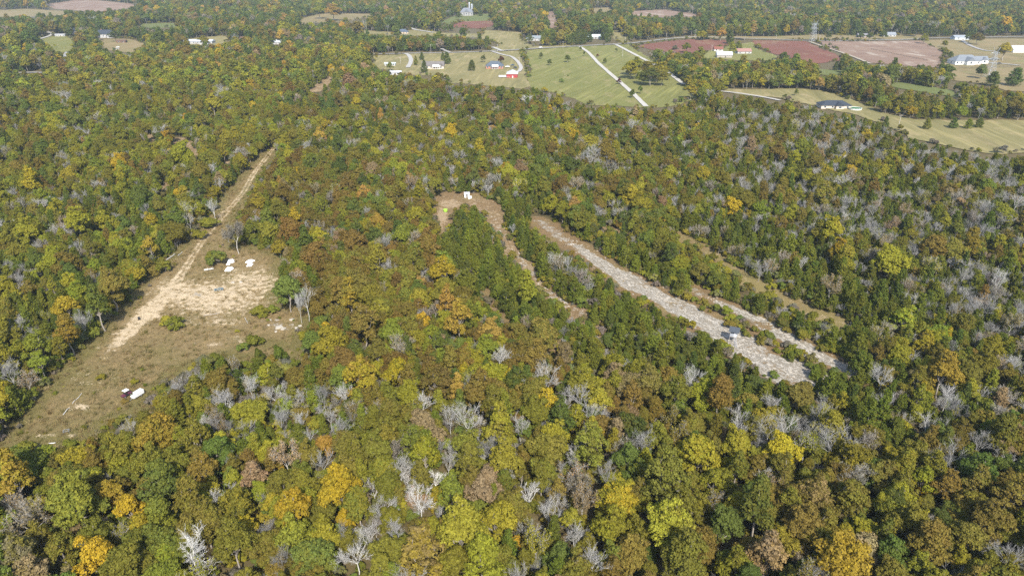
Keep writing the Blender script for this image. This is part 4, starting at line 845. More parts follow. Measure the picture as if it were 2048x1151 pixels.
for (x, y, w, kd, c1, c2, h, lb) in [
    (1852,259,15,'cedar','cy','yo',22,'first dark cedar of the row in the right meadow'),(1905,257,17,'cedar','gr','dg',20,'second bluish conifer of the row in the right meadow'),(1936,258,15,'cedar','cy','yo',19,'third dark cedar of the row in the right meadow'),(1957,256,16,'cedar','gr','dg',19,'last bluish conifer of the row in the right meadow'),
    (1769,258,13,'cedar','dg','ce',24,'narrow dark cedar at the left meadow corner'),(1786,221,15,'broad','yg','gr',22,'lone green tree in front of the right hedgerow'),(1591,192,10,'broad','gr','yg',14,'small lone tree at the top of the right meadow'),
    (944,142,14,'cedar','dg','dg',20,'dark conical tree between the two valley houses'),(894,128,16,'cedar','gr','dg',22,'tall conifer right of the grey-roofed house'),(886,120,9,'cedar','gr','dg',14,'slim conifer behind the tall one beside the house'),(844,120,10,'cedar','gr','dg',14,'conifer on the lawn behind the grey-roofed house'),(832,131,8,'cedar','gr','or',18,'slender conifer left of the grey-roofed house'),(849,146,13,'cedar','dg','dg',24,'broad dark conifer in front of the grey-roofed house'),
    (967,125,13,'broad','dg','ru',14,'round dark tree left of the brick house'),(1002,126,12,'broad','ma','ru',13,'round purple tree right of the brick house'),(1135,125,14,'broad','gr','dg',14,'lone round tree in the big green meadow'),(1099,131,10,'broad','gr','dg',12,'smaller green tree left of the meadow tree'),(1082,118,10,'broad','dg','gr',12,'dark tree beside the meadow pole'),(1123,165,10,'shrub','gr','dg',7,'low bush alone in the big green meadow'),
    (1238,169,11,'broad','ma','ma',12,'maroon tree on the straight gravel drive'),(1264,196,11,'broad','dg','gr',16,'dark green tree at the drive lower end'),(1280,188,11,'broad','gr','dg',16,'green tree right of the straight drive end'),(1210,127,8,'broad','gr','dg',10,'small green tree between the two drives'),(1195,115,6,'broad','ma','ru',7,'tiny maroon tree between the two drives'),(1232,105,6,'broad','gr','gr',9,'tiny tree at the upper end of the drives'),(1168,112,6,'broad','gr','ol',9,'small tree left of the straight drive top'),(1161,102,6,'broad','dg','gr',8,'tree where the straight drive meets the road'),
    (1403,81,19,'broad','yo','go',18,'yellow tree beside the far road'),(1441,82,20,'broad','or','go',24,'bright orange tree beside the far road'),(1372,106,20,'broad','gr','yo',16,'grey-green bush in the red field'),(1350,106,16,'broad','bg','ol',15,'greyish bush left in the red field'),
    (1888,96,14,'broad','yg','yo',14,'round yellow-green tree in the tan pasture'),(1847,88,16,'broad','yo','gr',19,'tree in front of the far road at right'),(2005,122,32,'broad','yo','go',36,'large yellow tree beside the big white farmhouse'),(2023,172,30,'cedar','gr','dg',34,'big spreading conifer near the right edge'),(1982,172,22,'cedar','dg','gr',26,'dark conifer left of the big spreading one'),(1888,163,36,'broad','dg','dg',34,'broad dark tree at the end of the hedgerow'),
    (1960,158,20,'broad','gr','bg',28,'tall tree under the nearest pylon'),(1900,116,10,'cedar','gr','dg',12,'conifer at the corner of the white farmhouse'),(1680,80,22,'broad','yo','bo',22,'bushy tree on the road verge right of the pylon'),(1655,80,14,'broad','dg','gr',16,'dark tree beside the pylon on the verge'),(1830,74,28,'broad','dg','gr',22,'wide dark tree on the far road verge'),(1720,80,14,'broad','gr','dg',14,'round tree right of the bushy verge tree'),
    (1859,93,7,'shrub','dg','gr',5,'small dark bush in the tan pasture'),(668,42,34,'broad','or','yg',30,'lone autumn tree group in the far pasture'),(640,38,28,'broad','yg','gr',24,'yellow-green tree left in the far pasture'),(910,32,16,'broad','yg','gr',12,'tree left of the distant grand house'),(961,32,10,'cedar','gr','dg',12,'dark tree right of the distant grand house'),(950,30,12,'broad','yo','gr',14,'yellowish tree beside the distant grand house'),
    (1262,158,26,'broad','yo','bo',24,'olive thicket tree in the middle between the drives'),(1300,172,28,'broad','gr','ol',22,'dark thicket tree lowest beside the second drive'),(1322,172,24,'broad','bo','yo',22,'brown-olive thicket tree beside the second drive'),(1058,88,18,'broad','gr','dg',18,'tree left of the white two-part farmhouse'),(1094,84,22,'broad','yg','gr',22,'bushy tree right of the white two-part farmhouse'),(1462,112,20,'broad','yo','yg',26,'yellow tree between red-roofed cottage and barn'),(1475,106,18,'broad','gr','yo',22,'green tree beside the white farm cottage'),(232,84,22,'broad','gr','dg',22,'dark tree right of the white gabled house'),(196,82,18,'broad','dg','gr',22,'dark tree left of the white gabled house'),(366,96,26,'broad','ru','or',24,'red-brown tree in front of the long white building'),(410,94,22,'broad','yo','gb',22,'yellowish tree in front of the long white building'),(542,94,20,'broad','gr','dg',20,'green tree hiding the small pale house'),(780,142,16,'broad','gr','yo',16,'tree between the white trailer house and shed'),(1178,84,16,'cedar','dg','dg',18,'dark conifer left of the green-roofed house'),(1765,80,18,'broad','dg','gr',18,'dark tree left of the roadside white house'),(1738,82,16,'broad','gr','bo',16,'tree in front of the low dark roadside house'),(1937,86,18,'broad','dg','gr',20,'dark tree right of the pale blue building'),(1952,90,22,'broad','ru','gr',24,'rusty tree beside the lane to the farmhouse'),(918,40,14,'broad','gr','dg',14,'dark tree in front of the grand house left corner'),
    (1136,153,4,'shrub','gr','ol',3,'tiny sapling in the big green meadow'),(1405,196,34,'broad','yo','go',30,'yellow tree at the meadow lower right corner'),(1380,200,34,'broad','yo','bo',28,'yellow-olive tree beside the meadow corner'),(1272,150,26,'broad','yo','gr',24,'yellow-green thicket tree between the drives'),(1292,155,24,'broad','bo','yo',22,'brownish thicket tree between the drives'),(1312,165,30,'broad','yo','ol',26,'thicket tree nearest the second drive'),(1255,150,20,'broad','yg','yo',20,'leftmost thicket tree between the drives'),(1330,160,22,'broad','ol','bo',18,'rightmost thicket tree between the drives'),(1283,168,20,'broad','gr','yo',15,'lowest thicket tree between the drives')]:
    if 'thicket' in lb: w *= 1.35; h *= 1.2
    if kd == 'broad': h = max(h, .95*w)
    plant('yard_tree' if kd != 'shrub' else 'shrub', lb, 'tree' if kd != 'shrub' else 'shrub', x, y, w, kd, c1, c2, h, 'lone trees in the fields' if kd != 'shrub' else 'shrubs in the fields')

# ------------------------------------------------------------------ buildings
def window(parent, x, y, z, w, h, axis='y'):
    t = .05
    m = MB().box(x-w/2, x+w/2, y-t, y+t, z, z+h) if axis == 'y' else MB().box(x-t, x+t, y-w/2, y+w/2, z, z+h)
    o = m.build('window', GLASS, parent); f = MB(); q = .11
    if axis == 'y':
        f.box(x-w/2-q, x+w/2+q, y-.08, y+.08, z-q, z-.002).box(x-w/2-q, x+w/2+q, y-.08, y+.08, z+h+.002, z+h+q).box(x-w/2-q, x-w/2-.002, y-.08, y+.08, z, z+h).box(x+w/2+.002, x+w/2+q, y-.08, y+.08, z, z+h)
    else:
        f.box(x-.08, x+.08, y-w/2-q, y+w/2+q, z-q, z-.002).box(x-.08, x+.08, y-w/2-q, y+w/2+q, z+h+.002, z+h+q)
    f.build('frame', WHITE, o)
def roofmesh(x0, x1, y0, y1, z, rh, kind, over=.5):
    X0, X1, Y0, Y1 = x0-over, x1+over, y0-over, y1+over; ym = (Y0+Y1)/2; t = .18; q = (Y1-Y0)/2 if kind == 'hip' else 0
    q = min(q, (X1-X0)/2-.05)
    top = [(X0,Y0,z),(X1,Y0,z),(X1,Y1,z),(X0,Y1,z),(X0+q,ym,z+rh),(X1-q,ym,z+rh)]
    v = top + [(a, b, c-t) for a, b, c in top[:4]]
    f = [(0,1,5,4),(2,3,4,5),(1,2,5),(3,0,4),(6,7,1,0),(7,8,2,1),(8,9,3,2),(9,6,0,3),(9,8,7,6)]
    return v, f
def gable_ends(m, x0, x1, y0, y1, z, rh):
    ym = (y0+y1)/2; k = rh*(1-.5/((y1-y0)/2+.5))
    for x in (x0+.02, x1-.02):
        m.add([(x,y0,z),(x,y1,z),(x,ym,z+k*.97)], [(0,1,2),(2,1,0)])
def house(name, label, px_, py_, wm, dm, wh, rh, wallm, roofm, kind='gable', rz=0.0, wins=4, chimney=None, porch=None, ridge_front=False, cat='house', doorm=None, z0=.0, wing=None):
    p = at(px_, py_); e = link(name, None, None, (p[0], p[1], .3 if z0 is None else z0), rz); tag(e, label, cat)
    x0, x1, y0, y1 = -wm/2, wm/2, 0.0, dm
    m = MB().box(x0, x1, y0, y1, 0, wh)
    if ridge_front:      # ridge runs towards the viewer: gable faces the camera
        k = rh*.93; xm = 0
        for y in (y0+.01, y1-.01): m.add([(x0,y,wh),(x1,y,wh),(xm,y,wh+k)], [(0,1,2),(2,1,0)])
    elif kind == 'gable': gable_ends(m, x0, x1, y0, y1, wh, rh)
    m.build('wall', wallm, e)
    if ridge_front:
        v, f = roofmesh(y0, y1, x0, x1, wh, rh, 'gable'); v = [(b, a, c) for a, b, c in v]; f = [q[::-1] for q in f]
    else: v, f = roofmesh(x0, x1, y0, y1, wh, rh, kind)
    ro = link('roof', newmesh('roof', v, f, (roofm,)), e)
    if chimney: MB().box(chimney-.5, chimney+.5, dm*.55, dm*.55+.9, wh+rh*.4, wh+rh+1.1).build('chimney', brickmat((.25,.12,.08), (.35,.2,.14)), ro)
    dx = wm*.06
    d = MB().box(dx-.5, dx+.5, y0-.06, y0+.05, .02, 2.1).build('door', doorm or paint((.12,.08,.06)), e); MB().box(dx+.3, dx+.4, y0-.12, y0-.065, 1.0, 1.1).build('handle', STEEL, d)
    for i in range(wins):
        x = x0 + wm*(i+.5)/wins
        if abs(x-dx) < 1.2: continue
        window(e, x, y0-.02, wh*.36, min(1.5, wm/wins*.5), wh*.42)
    if wins > 1: window(e, x1+.02, dm*.5, wh*.36, 1.2, wh*.42, 'x'); window(e, x0-.02, dm*.5, wh*.36, 1.2, wh*.42, 'x')
    if porch:
        a, b_, pd = porch
        MB().box(a, b_, y0-pd, y0-.01, .0, .22).build('porch_floor', paint((.5,.48,.45)), e)
        v, f = roofmesh(a, b_, y0-pd, y0+.9, wh*.93, rh*.35, 'gable', .25); link('porch_roof', newmesh('porch_roof', v, f, (WHITE,)), e)
        for i in range(4):
            x = a+.2 + (b_-a-.4)*i/3; MB().box(x-.12, x+.12, y0-pd+.1, y0-pd+.34, .22, wh*.92).build('porch_post', WHITE, e)
    if wing:
        a, b_, c, dd, h2, r2 = wing
        m = MB().box(a, b_, c, dd, 0, h2); xm = (a+b_)/2; m.add([(a,c+.01,h2),(b_,c+.01,h2),(xm,c+.01,h2+r2*.93)], [(0,1,2),(2,1,0)]); m.build('wing_wall', wallm, e)
        v, f = roofmesh(c, dd+3, a, b_, h2, r2, 'gable', .35); v = [(b2, a2, c2+.04) for a2, b2, c2 in v]; link('wing_roof', newmesh('wing_roof', v, [q[::-1] for q in f], (roofm,)), e)
        window(e, xm, c-.02, h2*.4, min(2.2, (b_-a)*.45), h2*.4)
    return e
BRICK = brickmat((.27,.10,.07), (.40,.20,.15)); STONEW = brickmat((.42,.36,.30), (.55,.49,.42))
WSIDE = paint((.38,.38,.375), .6, 0, .12); R_GREY = shingle((.23,.21,.20)); R_SLATE = shingle((.13,.16,.20)); R_BLUE = shingle((.12,.15,.20)); R_NAVY = shingle((.06,.075,.10)); R_RED = shingle((.30,.12,.09))
R_TIN = paint((.42,.45,.49), .5, .1, .12); R_PALE = paint((.50,.58,.56), .5, 0, .12); R_BROWN = shingle((.19,.12,.09)); R_WHITE = paint((.47,.48,.50), .5, 0, .07); REDM = paint((.30,.05,.05), .6, 0, .15); TANW = paint((.42,.34,.25)); BROWNW = paint((.16,.10,.07))
house('ranch_house', 'long stone ranch house with grey-brown roof near the road', 866,138,24,11,3.2,4.2, STONEW, R_GREY, 'gable', .03, 6, None, (0, 8, 2.2), wing=(6.2, 11.2, -1.2, 4, 3.2, 2.6))
house('brick_house', 'red brick house with slate blue hip roof and white porch', 989,138,19,11,3.1,4.6, BRICK, R_SLATE, 'hip', -.02, 5, None, (-2.5, 4.0, 2.6))
house('red_barn', 'small red barn with white roof beside the brick house', 1024,156,11,12,4.0,2.6, REDM, R_WHITE, 'gable', -.05, 0, ridge_front=True, cat='barn', doorm=WHITE)
house('white_cottage', 'white two-part farmhouse with pale blue roof north of the road', 1069,82,18,9,3.6,3.4, WSIDE, shingle((.30,.34,.38)), 'gable', -.08, 4, 4, wing=(-13, -8, -2, 6, 3.0, 1.6))
house('green_roofed_house', 'low house with pale green roof beside the conifer hedge', 1189,78,20,10,3.0,3.0, WSIDE, R_PALE, 'gable', .05, 4)
house('grand_house', 'distant grand pale house with steep gables on its lawn', 933,32,26,14,7.0,8.0, paint((.28,.275,.27)), shingle((.24,.26,.30)), 'hip', .0, 5, 3, wing=(-4, 4, -4, 6, 7.5, 6))
house('bungalow', 'distant bungalow with dark blue roof in trees left of the grand house', 806,68,17,10,3,3.8, TANW, R_BLUE, 'hip', .1, 3)
house('white_house', 'white gabled house with dark blue roof at far left', 211,76,20,10,5.2,6.0, WSIDE, R_NAVY, 'gable', .08, 4, -6, wing=(4, 9, -2, 4, 4.6, 3))
house('small_white_house', 'small pale blue-roofed house right of the white gabled house', 236,66,12,9,3,3, WSIDE, shingle((.30,.34,.39)), 'gable', .1, 2)
house('dark_gable_house', 'narrow house with navy gable half hidden by trees at left', 150,68,9,12,4,5, WSIDE, R_NAVY, 'gable', .0, 1, ridge_front=True)
house('mobile_home', 'short white mobile home on the left yard', 120,73,15,4.5,2.8,.7, WSIDE, R_WHITE, 'gable', .0, 4, cat='mobile home')
house('tiny_white_hut', 'tiny white hut at the far left woods', 46,70,8,5,2.6,1.4, WSIDE, R_WHITE, 'gable', .0, 1, cat='hut')
house('brown_shed', 'open dark brown shed in front of the white gabled house', 242,86,13,6,2.6,1.4, BROWNW, R_BROWN, 'gable', .0, 2, cat='shed')
house('long_white_building', 'long low white building with metal roof among red trees', 388,88,52,12,3.4,2.2, WSIDE, R_TIN, 'gable', -.04, 9, cat='building', wing=(12, 24, -9, 2, 3.0, 2.0))
house('ridge_house', 'small pale house half hidden in woods left of centre', 551,89,16,9,3,3, WSIDE, R_TIN, 'gable', .0, 3)
house('brown_cabin', 'low brown cabin roof among the trees left of centre', 486,80,18,9,2.6,1.8, BROWNW, R_BROWN, 'gable', .0, 3, cat='cabin')
house('wood_edge_trailer', 'white trailer house at the left end of the meadow', 780,132,12,5,2.8,.8, WSIDE, R_PALE, 'gable', .0, 3, cat='mobile home')
house('wood_edge_shed', 'white shed roof showing above the wood edge', 789,150,14,7,2.6,1.2, WSIDE, R_WHITE, 'gable', .1, 2, cat='shed')
house('red_roofed_cottage', 'small cottage with bright red roof beside the red field', 1437,103,11,8,2.8,2.8, paint((.6,.56,.52)), R_RED, 'gable', -.1, 2)
house('grey_barn', 'weathered barn with shiny tin roof below the cottage', 1449,116,18,11,3.4,3.6, WOODG, R_TIN, 'gable', -.1, 0, cat='barn', doorm=DARK)
house('white_farm_cottage', 'white cottage with brown-red roof under a yellow tree', 1489,108,18,9,3.0,3.2, WSIDE, shingle((.42,.24,.20)), 'gable', .1, 3)
house('white_farmhouse', 'big white farmhouse with blue-grey hip roof and front gable', 1935,130,30,15,4.2,6.0, WHITE, shingle((.26,.29,.33)), 'hip', .05, 6, None, wing=(-4, 5, -4.5, 6, 4.6, 4.0))
house('white_garage', 'white garage with gable right of the big white farmhouse', 1964,128,14,10,4.0,4.0, WHITE, shingle((.27,.30,.34)), 'gable', .05, 0, cat='garage', doorm=WSIDE, wing=(-1, 5, -.6, 4, 4.2, 3))
house('white_barn', 'white metal barn with dark gable at the right edge', 2046,106,26,12,4.0,4.4, WHITE, R_WHITE, 'gable', .0, 0, cat='barn', doorm=DARK)
house('roadside_white_house', 'white house behind the far road right of the pylon', 1778,74,20,9,3.2,3.4, WSIDE, shingle((.33,.36,.40)), 'gable', -.05, 4)
house('roadside_brick_house', 'low dark house under trees on the far road', 1731,76,22,9,3,3, paint((.33,.26,.24)), shingle((.28,.27,.29)), 'gable', .0, 4)
house('blue_building', 'pale blue metal building beside the far road at right', 1924,80,22,12,3.6,2.6, paint((.55,.60,.66)), shingle((.38,.42,.47)), 'gable', .0, 2, cat='building')
house('dark_roofed_house', 'house with dark blue-black roof at the right meadow edge', 1672,218,24,12,2.9,3.0, STONEW, R_NAVY, 'hip', -.05, 4, None, None, wing=(-1, 5, -2.5, 5, 2.9, 2.4))
house('far_white_house', 'tiny white house in the distant right woods', 1903,35,18,9,4.2,4.2, WHITE, R_WHITE, 'gable', .2, 2)
p = at(1005, 156); tag(MB().box(-6, 6, 0, 11, 0, .12).build('concrete_slab', paint((.66,.64,.60)), None, (p[0]+2, p[1], .9)), 'white concrete slab left of the red barn', 'slab')
for i, (x, y, h, lb) in enumerate([(939,30,21,'taller grey silo behind the grand house'),(944,31,19,'shorter grey silo behind the grand house')]):
    p = at(x, y-2); e = link('silo', None, None, p); tag(e, lb, 'silo', 'silos behind the grand house'); MB().lathe([(1.7,0),(1.7,h)], 14).build('tower', paint((.33,.35,.38)), e); MB().lathe([(1.7,h),(1.3,h+1.1),(.2,h+1.7)], 14).build('dome', R_TIN, e)
def fence(label, pts):
    w = smoothline(W(pts), 1); e = link('fence', None, None, (w[0][0], w[0][1], .6)); tag(e, label, 'fence'); D = paint((.10,.085,.07), .9)
    L = np.concatenate([[0], np.cumsum(np.linalg.norm(np.diff(w, axis=0), axis=1))]); s = np.arange(0, L[-1], 6.0); xs = np.interp(s, L, w[:,0]) - w[0][0]; ys = np.interp(s, L, w[:,1]) - w[0][1]
    for a, b_ in zip(xs, ys): MB().box(a-.1, a+.1, b_-.1, b_+.1, 0, 1.5).build('post', D, e)
    for z in (.45, .85, 1.25):
        m = MB(); [m.bar((xs[k], ys[k]-.12, z), (xs[k+1], ys[k+1]-.12, z), .06) for k in range(len(xs)-1)]; m.build('rail', D, e)
fence('dark rail fence in front of the big white farmhouse', [(1918,137),(1945,138),(1985,137),(2044,133)])
fence('dark rail fence behind the white farmhouse garage', [(1862,114),(1880,114),(1896,113)])
fence('rail fence between pink stubble field and pasture', [(1742,100),(1800,112),(1860,124)])
# above-ground pool beside the dark-roofed house
p = at(1713, 221); e = link('pool', None, None, (p[0], p[1]+3, .3)); tag(e, 'round green above-ground pool beside the dark-roofed house', 'pool')
MB().lathe([(5.0,0),(5.0,1.2),(5.25,1.25),(5.25,1.32),(4.85,1.32),(4.85,.95)], 22).build('wall', paint((.62,.64,.60)), e); MB().lathe([(4.8,.9),(4.8,1.0)], 22).build('cover', paint((.035,.12,.045), .5), e)

# ------------------------------------------------------------------ poles, lines, pylons
def upole(px_, py_, hpx, lb, lamp=False):
    p = at(px_, py_); h = hpx/ppm(px_, py_)*1.02; e = link('utility_pole', None, None, p, float(rng.uniform(-.3, .3))); tag(e, lb, 'pole', 'utility poles of the valley')
    MB().bar((0,0,0), (0,0,h), .19, .13, 7).build('pole', paint((.42,.39,.35), .9, 0, .2), e); MB().box(-1.3, 1.3, -.08, .08, h-.75, h-.58).build('crossarm', WOODG, e)
    for q in (-1.2, 0, 1.2): MB().lathe([(.06,0),(.1,.1),(.05,.3)], 8, (q, 0, h-.56)).build('insulator', paint((.55,.56,.56), .3), e)
    return p[0], p[1], h-.3
UP = [upole(*a) for a in [(757,100,16,'utility pole at the left end of the meadow road'),(862,106,16,'utility pole on the road left of the brick house'),(995,103,14,'utility pole where the lane joins the road'),(1126,97,13,'utility pole on the road beside the farmhouse'),(1250,88,13,'utility pole at the top of the second drive'),(1332,81,14,'utility pole on the far road bend'),(1389,76,14,'utility pole behind the red field')]]
for a in [(1039,131,15,'tall pale pole beside the brick house'),(1245,114,16,'pole standing between the two gravel drives'),(1391,72,12,'second pole close to the one behind the red field'),(1423,104,13,'pole left of the red-roofed cottage'),(1461,76,12,'pole beside the bright orange tree'),(1796,256,26,'pale pole in the right meadow below the house'),(109,140,14,'left one of twin poles on the wooded road'),(801,127,12,'short pole beside the white trailer house'),(1552,78,8,'small pole on the road above the red field'),(1638,82,10,'pole right of the far pylon foot')]: upole(*a)
WIRE = paint((.12,.12,.12), .6)
SPAN = ['first', 'second', 'third', 'fourth', 'fifth', 'sixth']
for i in range(len(UP)-1):
    m = MB(); (xa, ya, ha), (xb, yb, hb) = UP[i], UP[i+1]
    e = link('power_line', None, None, (xa, ya, ha)); tag(e, f'{SPAN[i]} span of roadside wire counted from the left', 'wire', 'roadside wire spans')
    for off in (-1.2, 1.2):
        pts = [(np.array((xb-xa, yb-ya, hb-ha))*t + np.array((off, 0, -2.2*4*t*(1-t)+.1))) for t in np.linspace(0, 1, 9)]
        m = MB(); [m.bar(pts[k], pts[k+1], .035, .035, 3) for k in range(8)]; m.build('wire', WIRE, e)
def pylon(px_, py_, h, lb):
    p = at(px_, py_); e = link('power_pylon', None, None, p, .1); tag(e, lb, 'pylon', 'lattice pylons of the power line'); b = h*.13; t = h*.035; zt = h*.82
    w = lambda z: b + (t-b)*min(1, z/zt)
    for sx in (-1, 1):
        for sy in (-1, 1): MB().bar((sx*b, sy*b, 0), (sx*t, sy*t, zt), .16, .11).build('leg', STEELP, e)
    m = MB(); zs = [zt*(1-(1-i/8)**1.25) for i in range(9)]
    for z0, z1 in zip(zs[:-1], zs[1:]):
        a, c = w(z0), w(z1)
        for (x0, y0, x1, y1) in [(-1,-1,1,-1),(1,-1,1,1),(1,1,-1,1),(-1,1,-1,-1)]:
            m.bar((x0*a, y0*a, z0), (x1*c, y1*c, z1), .07); m.bar((x1*a, y1*a, z0), (x0*c, y0*c, z1), .07); m.bar((x0*c, y0*c, z1), (x1*c, y1*c, z1), .07)
    m.build('bracing', STEELP, e)
    for k, (z, L) in enumerate([(zt*.74, h*.19), (zt*.97, h*.16)]):
        m = MB()
        for s in (-1, 1):
            for yy in (-t, t): m.bar((0, yy, z), (s*L, 0, z+.3), .1); m.bar((0, yy, z+1.8), (s*L, 0, z+.3), .1)
            m.bar((s*L*.5, -t*.5, z+.1), (s*L*.5, t*.5, z+1.0), .06)
        ca = m.build('crossarm', STEELP, e)
        for s in (-1, 1): MB().bar((s*L, 0, z+.2), (s*L, 0, z-1.8), .12, .12, 6).build('insulator', paint((.3,.32,.33), .3), ca)
    for s in (-1, 1): MB().bar((s*t, 0, zt), (s*h*.13, 0, h), .11).bar((0, 0, zt), (s*h*.13, 0, h), .07).build('peak', STEELP, e)
    return p[0], p[1], h
STEELP = paint((.36,.38,.40), .6, .2, .12)
PY = [pylon(*a) for a in [(1977,156,30,'nearest lattice pylon beside the big white farmhouse'),(1625,83,29,'lattice pylon on the far road between red and pink fields'),(1511,38,26,'third lattice pylon rising from the distant woods'),(1428,16,26,'farthest lattice pylon at the top edge')]]
for i in range(3):
    (xa, ya, ha), (xb, yb, hb) = PY[i], PY[i+1]; e = link('power_line', None, None, (xa, ya, 0)); tag(e, ['nearest', 'middle', 'farthest'][i] + ' span of high-voltage cables between pylons', 'wire', 'cable spans between pylons')
    for z, L in [(.74*.82, .19), (.97*.82, .16)]:
        for s in (-1, 1):
            A0 = np.array((s*L*ha, 0, z*ha-1.6)); B0 = np.array((xb-xa+s*L*hb, yb-ya, z*hb-1.6))
            pts = [A0 + (B0-A0)*t + np.array((0, 0, -6*4*t*(1-t))) for t in np.linspace(0, 1, 11)]; m = MB(); [m.bar(pts[k], pts[k+1], .03, .03, 3) for k in range(10)]; m.build('wire', WIRE, e)

# ------------------------------------------------------------------ vehicles
TYRE = paint((.02,.02,.022), .85)
def wheels(e, xs, ys, r, w, name='wheel'):
    for x in xs:
        for y in ys:
            m = MB(); n = 14; v = [(x + r*cos(2*pi*i/n), y-w/2, r + r*sin(2*pi*i/n)) for i in range(n)] + [(x + r*cos(2*pi*i/n), y+w/2, r + r*sin(2*pi*i/n)) for i in range(n)]
            m.add(v, [(i, (i+1) % n, n+(i+1) % n, n+i) for i in range(n)] + [tuple(range(n))[::-1], tuple(range(n, 2*n))]); o = m.build(name, TYRE, e)
            s = 1 if y > 0 else -1; m = MB(); v = [(x + r*.55*cos(2*pi*i/n), y+s*(w/2+.01), r + r*.55*sin(2*pi*i/n)) for i in range(n)] + [(x + r*.5*cos(2*pi*i/n), y+s*(w/2+.05), r + r*.5*sin(2*pi*i/n)) for i in range(n)]
            m.add(v, [(i, (i+1) % n, n+(i+1) % n, n+i) for i in range(n)] + [tuple(range(n, 2*n))]); m.build('rim', STEEL, o)
def car(label, px_, py_, col, rz, z=.75, suv=False, pickup=False):
    p = at(px_, py_); e = link('parked_car', None, None, (p[0], p[1], z), rz); tag(e, label, 'car', 'cars of the valley'); L, Wc = 4.7, 1.85; h = .95
    prof = [(-L/2,.35),(-L/2,h*.9),(-L/2+.9,h),(L/2-.4,h),(L/2,h*.92),(L/2,.35)]
    def extr(pr, y): 
        n = len(pr); v = [(a, -y, b) for a, b in pr] + [(a, y, b) for a, b in pr]
        return v, [(i, (i+1) % n, n+(i+1) % n, n+i) for i in range(n)] + [tuple(range(n))[::-1], tuple(range(n, 2*n))]
    pm = paint(col, .3, .1, .05); v, f = extr(prof, Wc/2); MB().add(v, f).build('body', pm, e, bevel=.08)
    ce = L/2-.5 if not pickup else .4; top = 1.5 if not suv else 1.75
    v, f = extr([(-L/2+1.2,h+.01),(-L/2+1.9,top-.08),(ce-.3,top-.08),(ce,h+.01)], Wc/2-.12); MB().add(v, f).build('windows', GLASS, e)
    v, f = extr([(-L/2+1.85,top-.075),(-L/2+2.0,top),(ce-.45,top),(ce-.28,top-.075)], Wc/2-.14); MB().add(v, f).build('roof', pm, e)
    wheels(e, (-L/2+.85, L/2-.85), (-Wc/2+.1, Wc/2-.1), .34, .22)
    for y in (-.6, .6): MB().box(-L/2-.03, -L/2+.05, y-.2, y+.2, .62, .78).build('headlight', WHITE, e)
    return e
car('white car driving on the country road', 1081, 97, (.75,.75,.75), .05, .9)
car('white vehicle parked beside the brick house', 1015, 136, (.78,.78,.78), .1, .9, True)
car('dark car parked right of the brick house', 1030, 138, (.03,.035,.045), -.5, .9, True)
car('dark blue car behind the brick house drive', 1025, 133, (.04,.06,.1), .2, .9)
car('white car left of the far left road bend', 236, 97, (.75,.75,.75), .4, .9)
car('silver car in the far left yard drive', 234, 101, (.5,.52,.54), .3, .9)
car('white car on the far road at right', 1912, 78, (.78,.78,.78), .0, 1.2)
car('dark car at the white farmhouse garage', 1997, 130, (.04,.04,.05), .1, 1.1)

# utility cart with white canopy in the clearing
p = at(254, 793); e = link('utility_cart', None, None, (p[0], p[1], .25), R(62)); tag(e, 'small dark maroon utility cart with white canopy in the clearing', 'utility vehicle')
MAR = paint((.11,.03,.05), .4)
MB().box(-1.35, -.35, -.62, .62, .5, .85).build('cargo_bed', MAR, e, bevel=.03); MB().box(.45, 1.35, -.6, .6, .45, .95).build('bonnet', MAR, e, bevel=.08); MB().box(-.35, .5, -.6, .6, .42, .56).build('floor_pan', DARK, e)
s = MB().box(-.3, .15, -.55, .55, .56, .9).build('seat', DARK, e, bevel=.05); MB().box(-.42, -.3, -.55, .55, .85, 1.35).build('backrest', DARK, s, bevel=.04)
MB().box(-.62, .8, -.72, .72, 1.92, 2.0).build('canopy', WHITE, e, bevel=.03)
for x in (-.5, .68):
    for y in (-.6, .6): MB().bar((x, y, .6), (x, y, 1.92), .03).build('canopy_post', DARK, e)
MB().bar((.45, .25, .95), (.2, .25, 1.25), .025).build('steering_column', DARK, e)
for y in (-.4, .4): MB().box(1.351, 1.4, y-.13, y+.13, .7, .84).build('headlight', WHITE, e)
wheels(e, (-.9, .9), (-.62, .62), .33, .24)
# white boxy trailer
p = at(272, 795); e = link('box_trailer', None, None, (p[0]+.4, p[1], .2), R(66)); tag(e, 'white boxy trailer with low front beside the utility cart', 'trailer')
MB().box(-.5, 2.0, -.75, .75, .5, 1.75).build('body', WHITE, e, bevel=.1); MB().box(-1.45, -.5, -.72, .72, .5, 1.2).build('front_box', WHITE, e, bevel=.12)
MB().bar((-1.45, 0, .5), (-2.3, 0, .45), .05).build('drawbar', STEEL, e); wheels(e, (.8,), (-.78, .78), .3, .18)
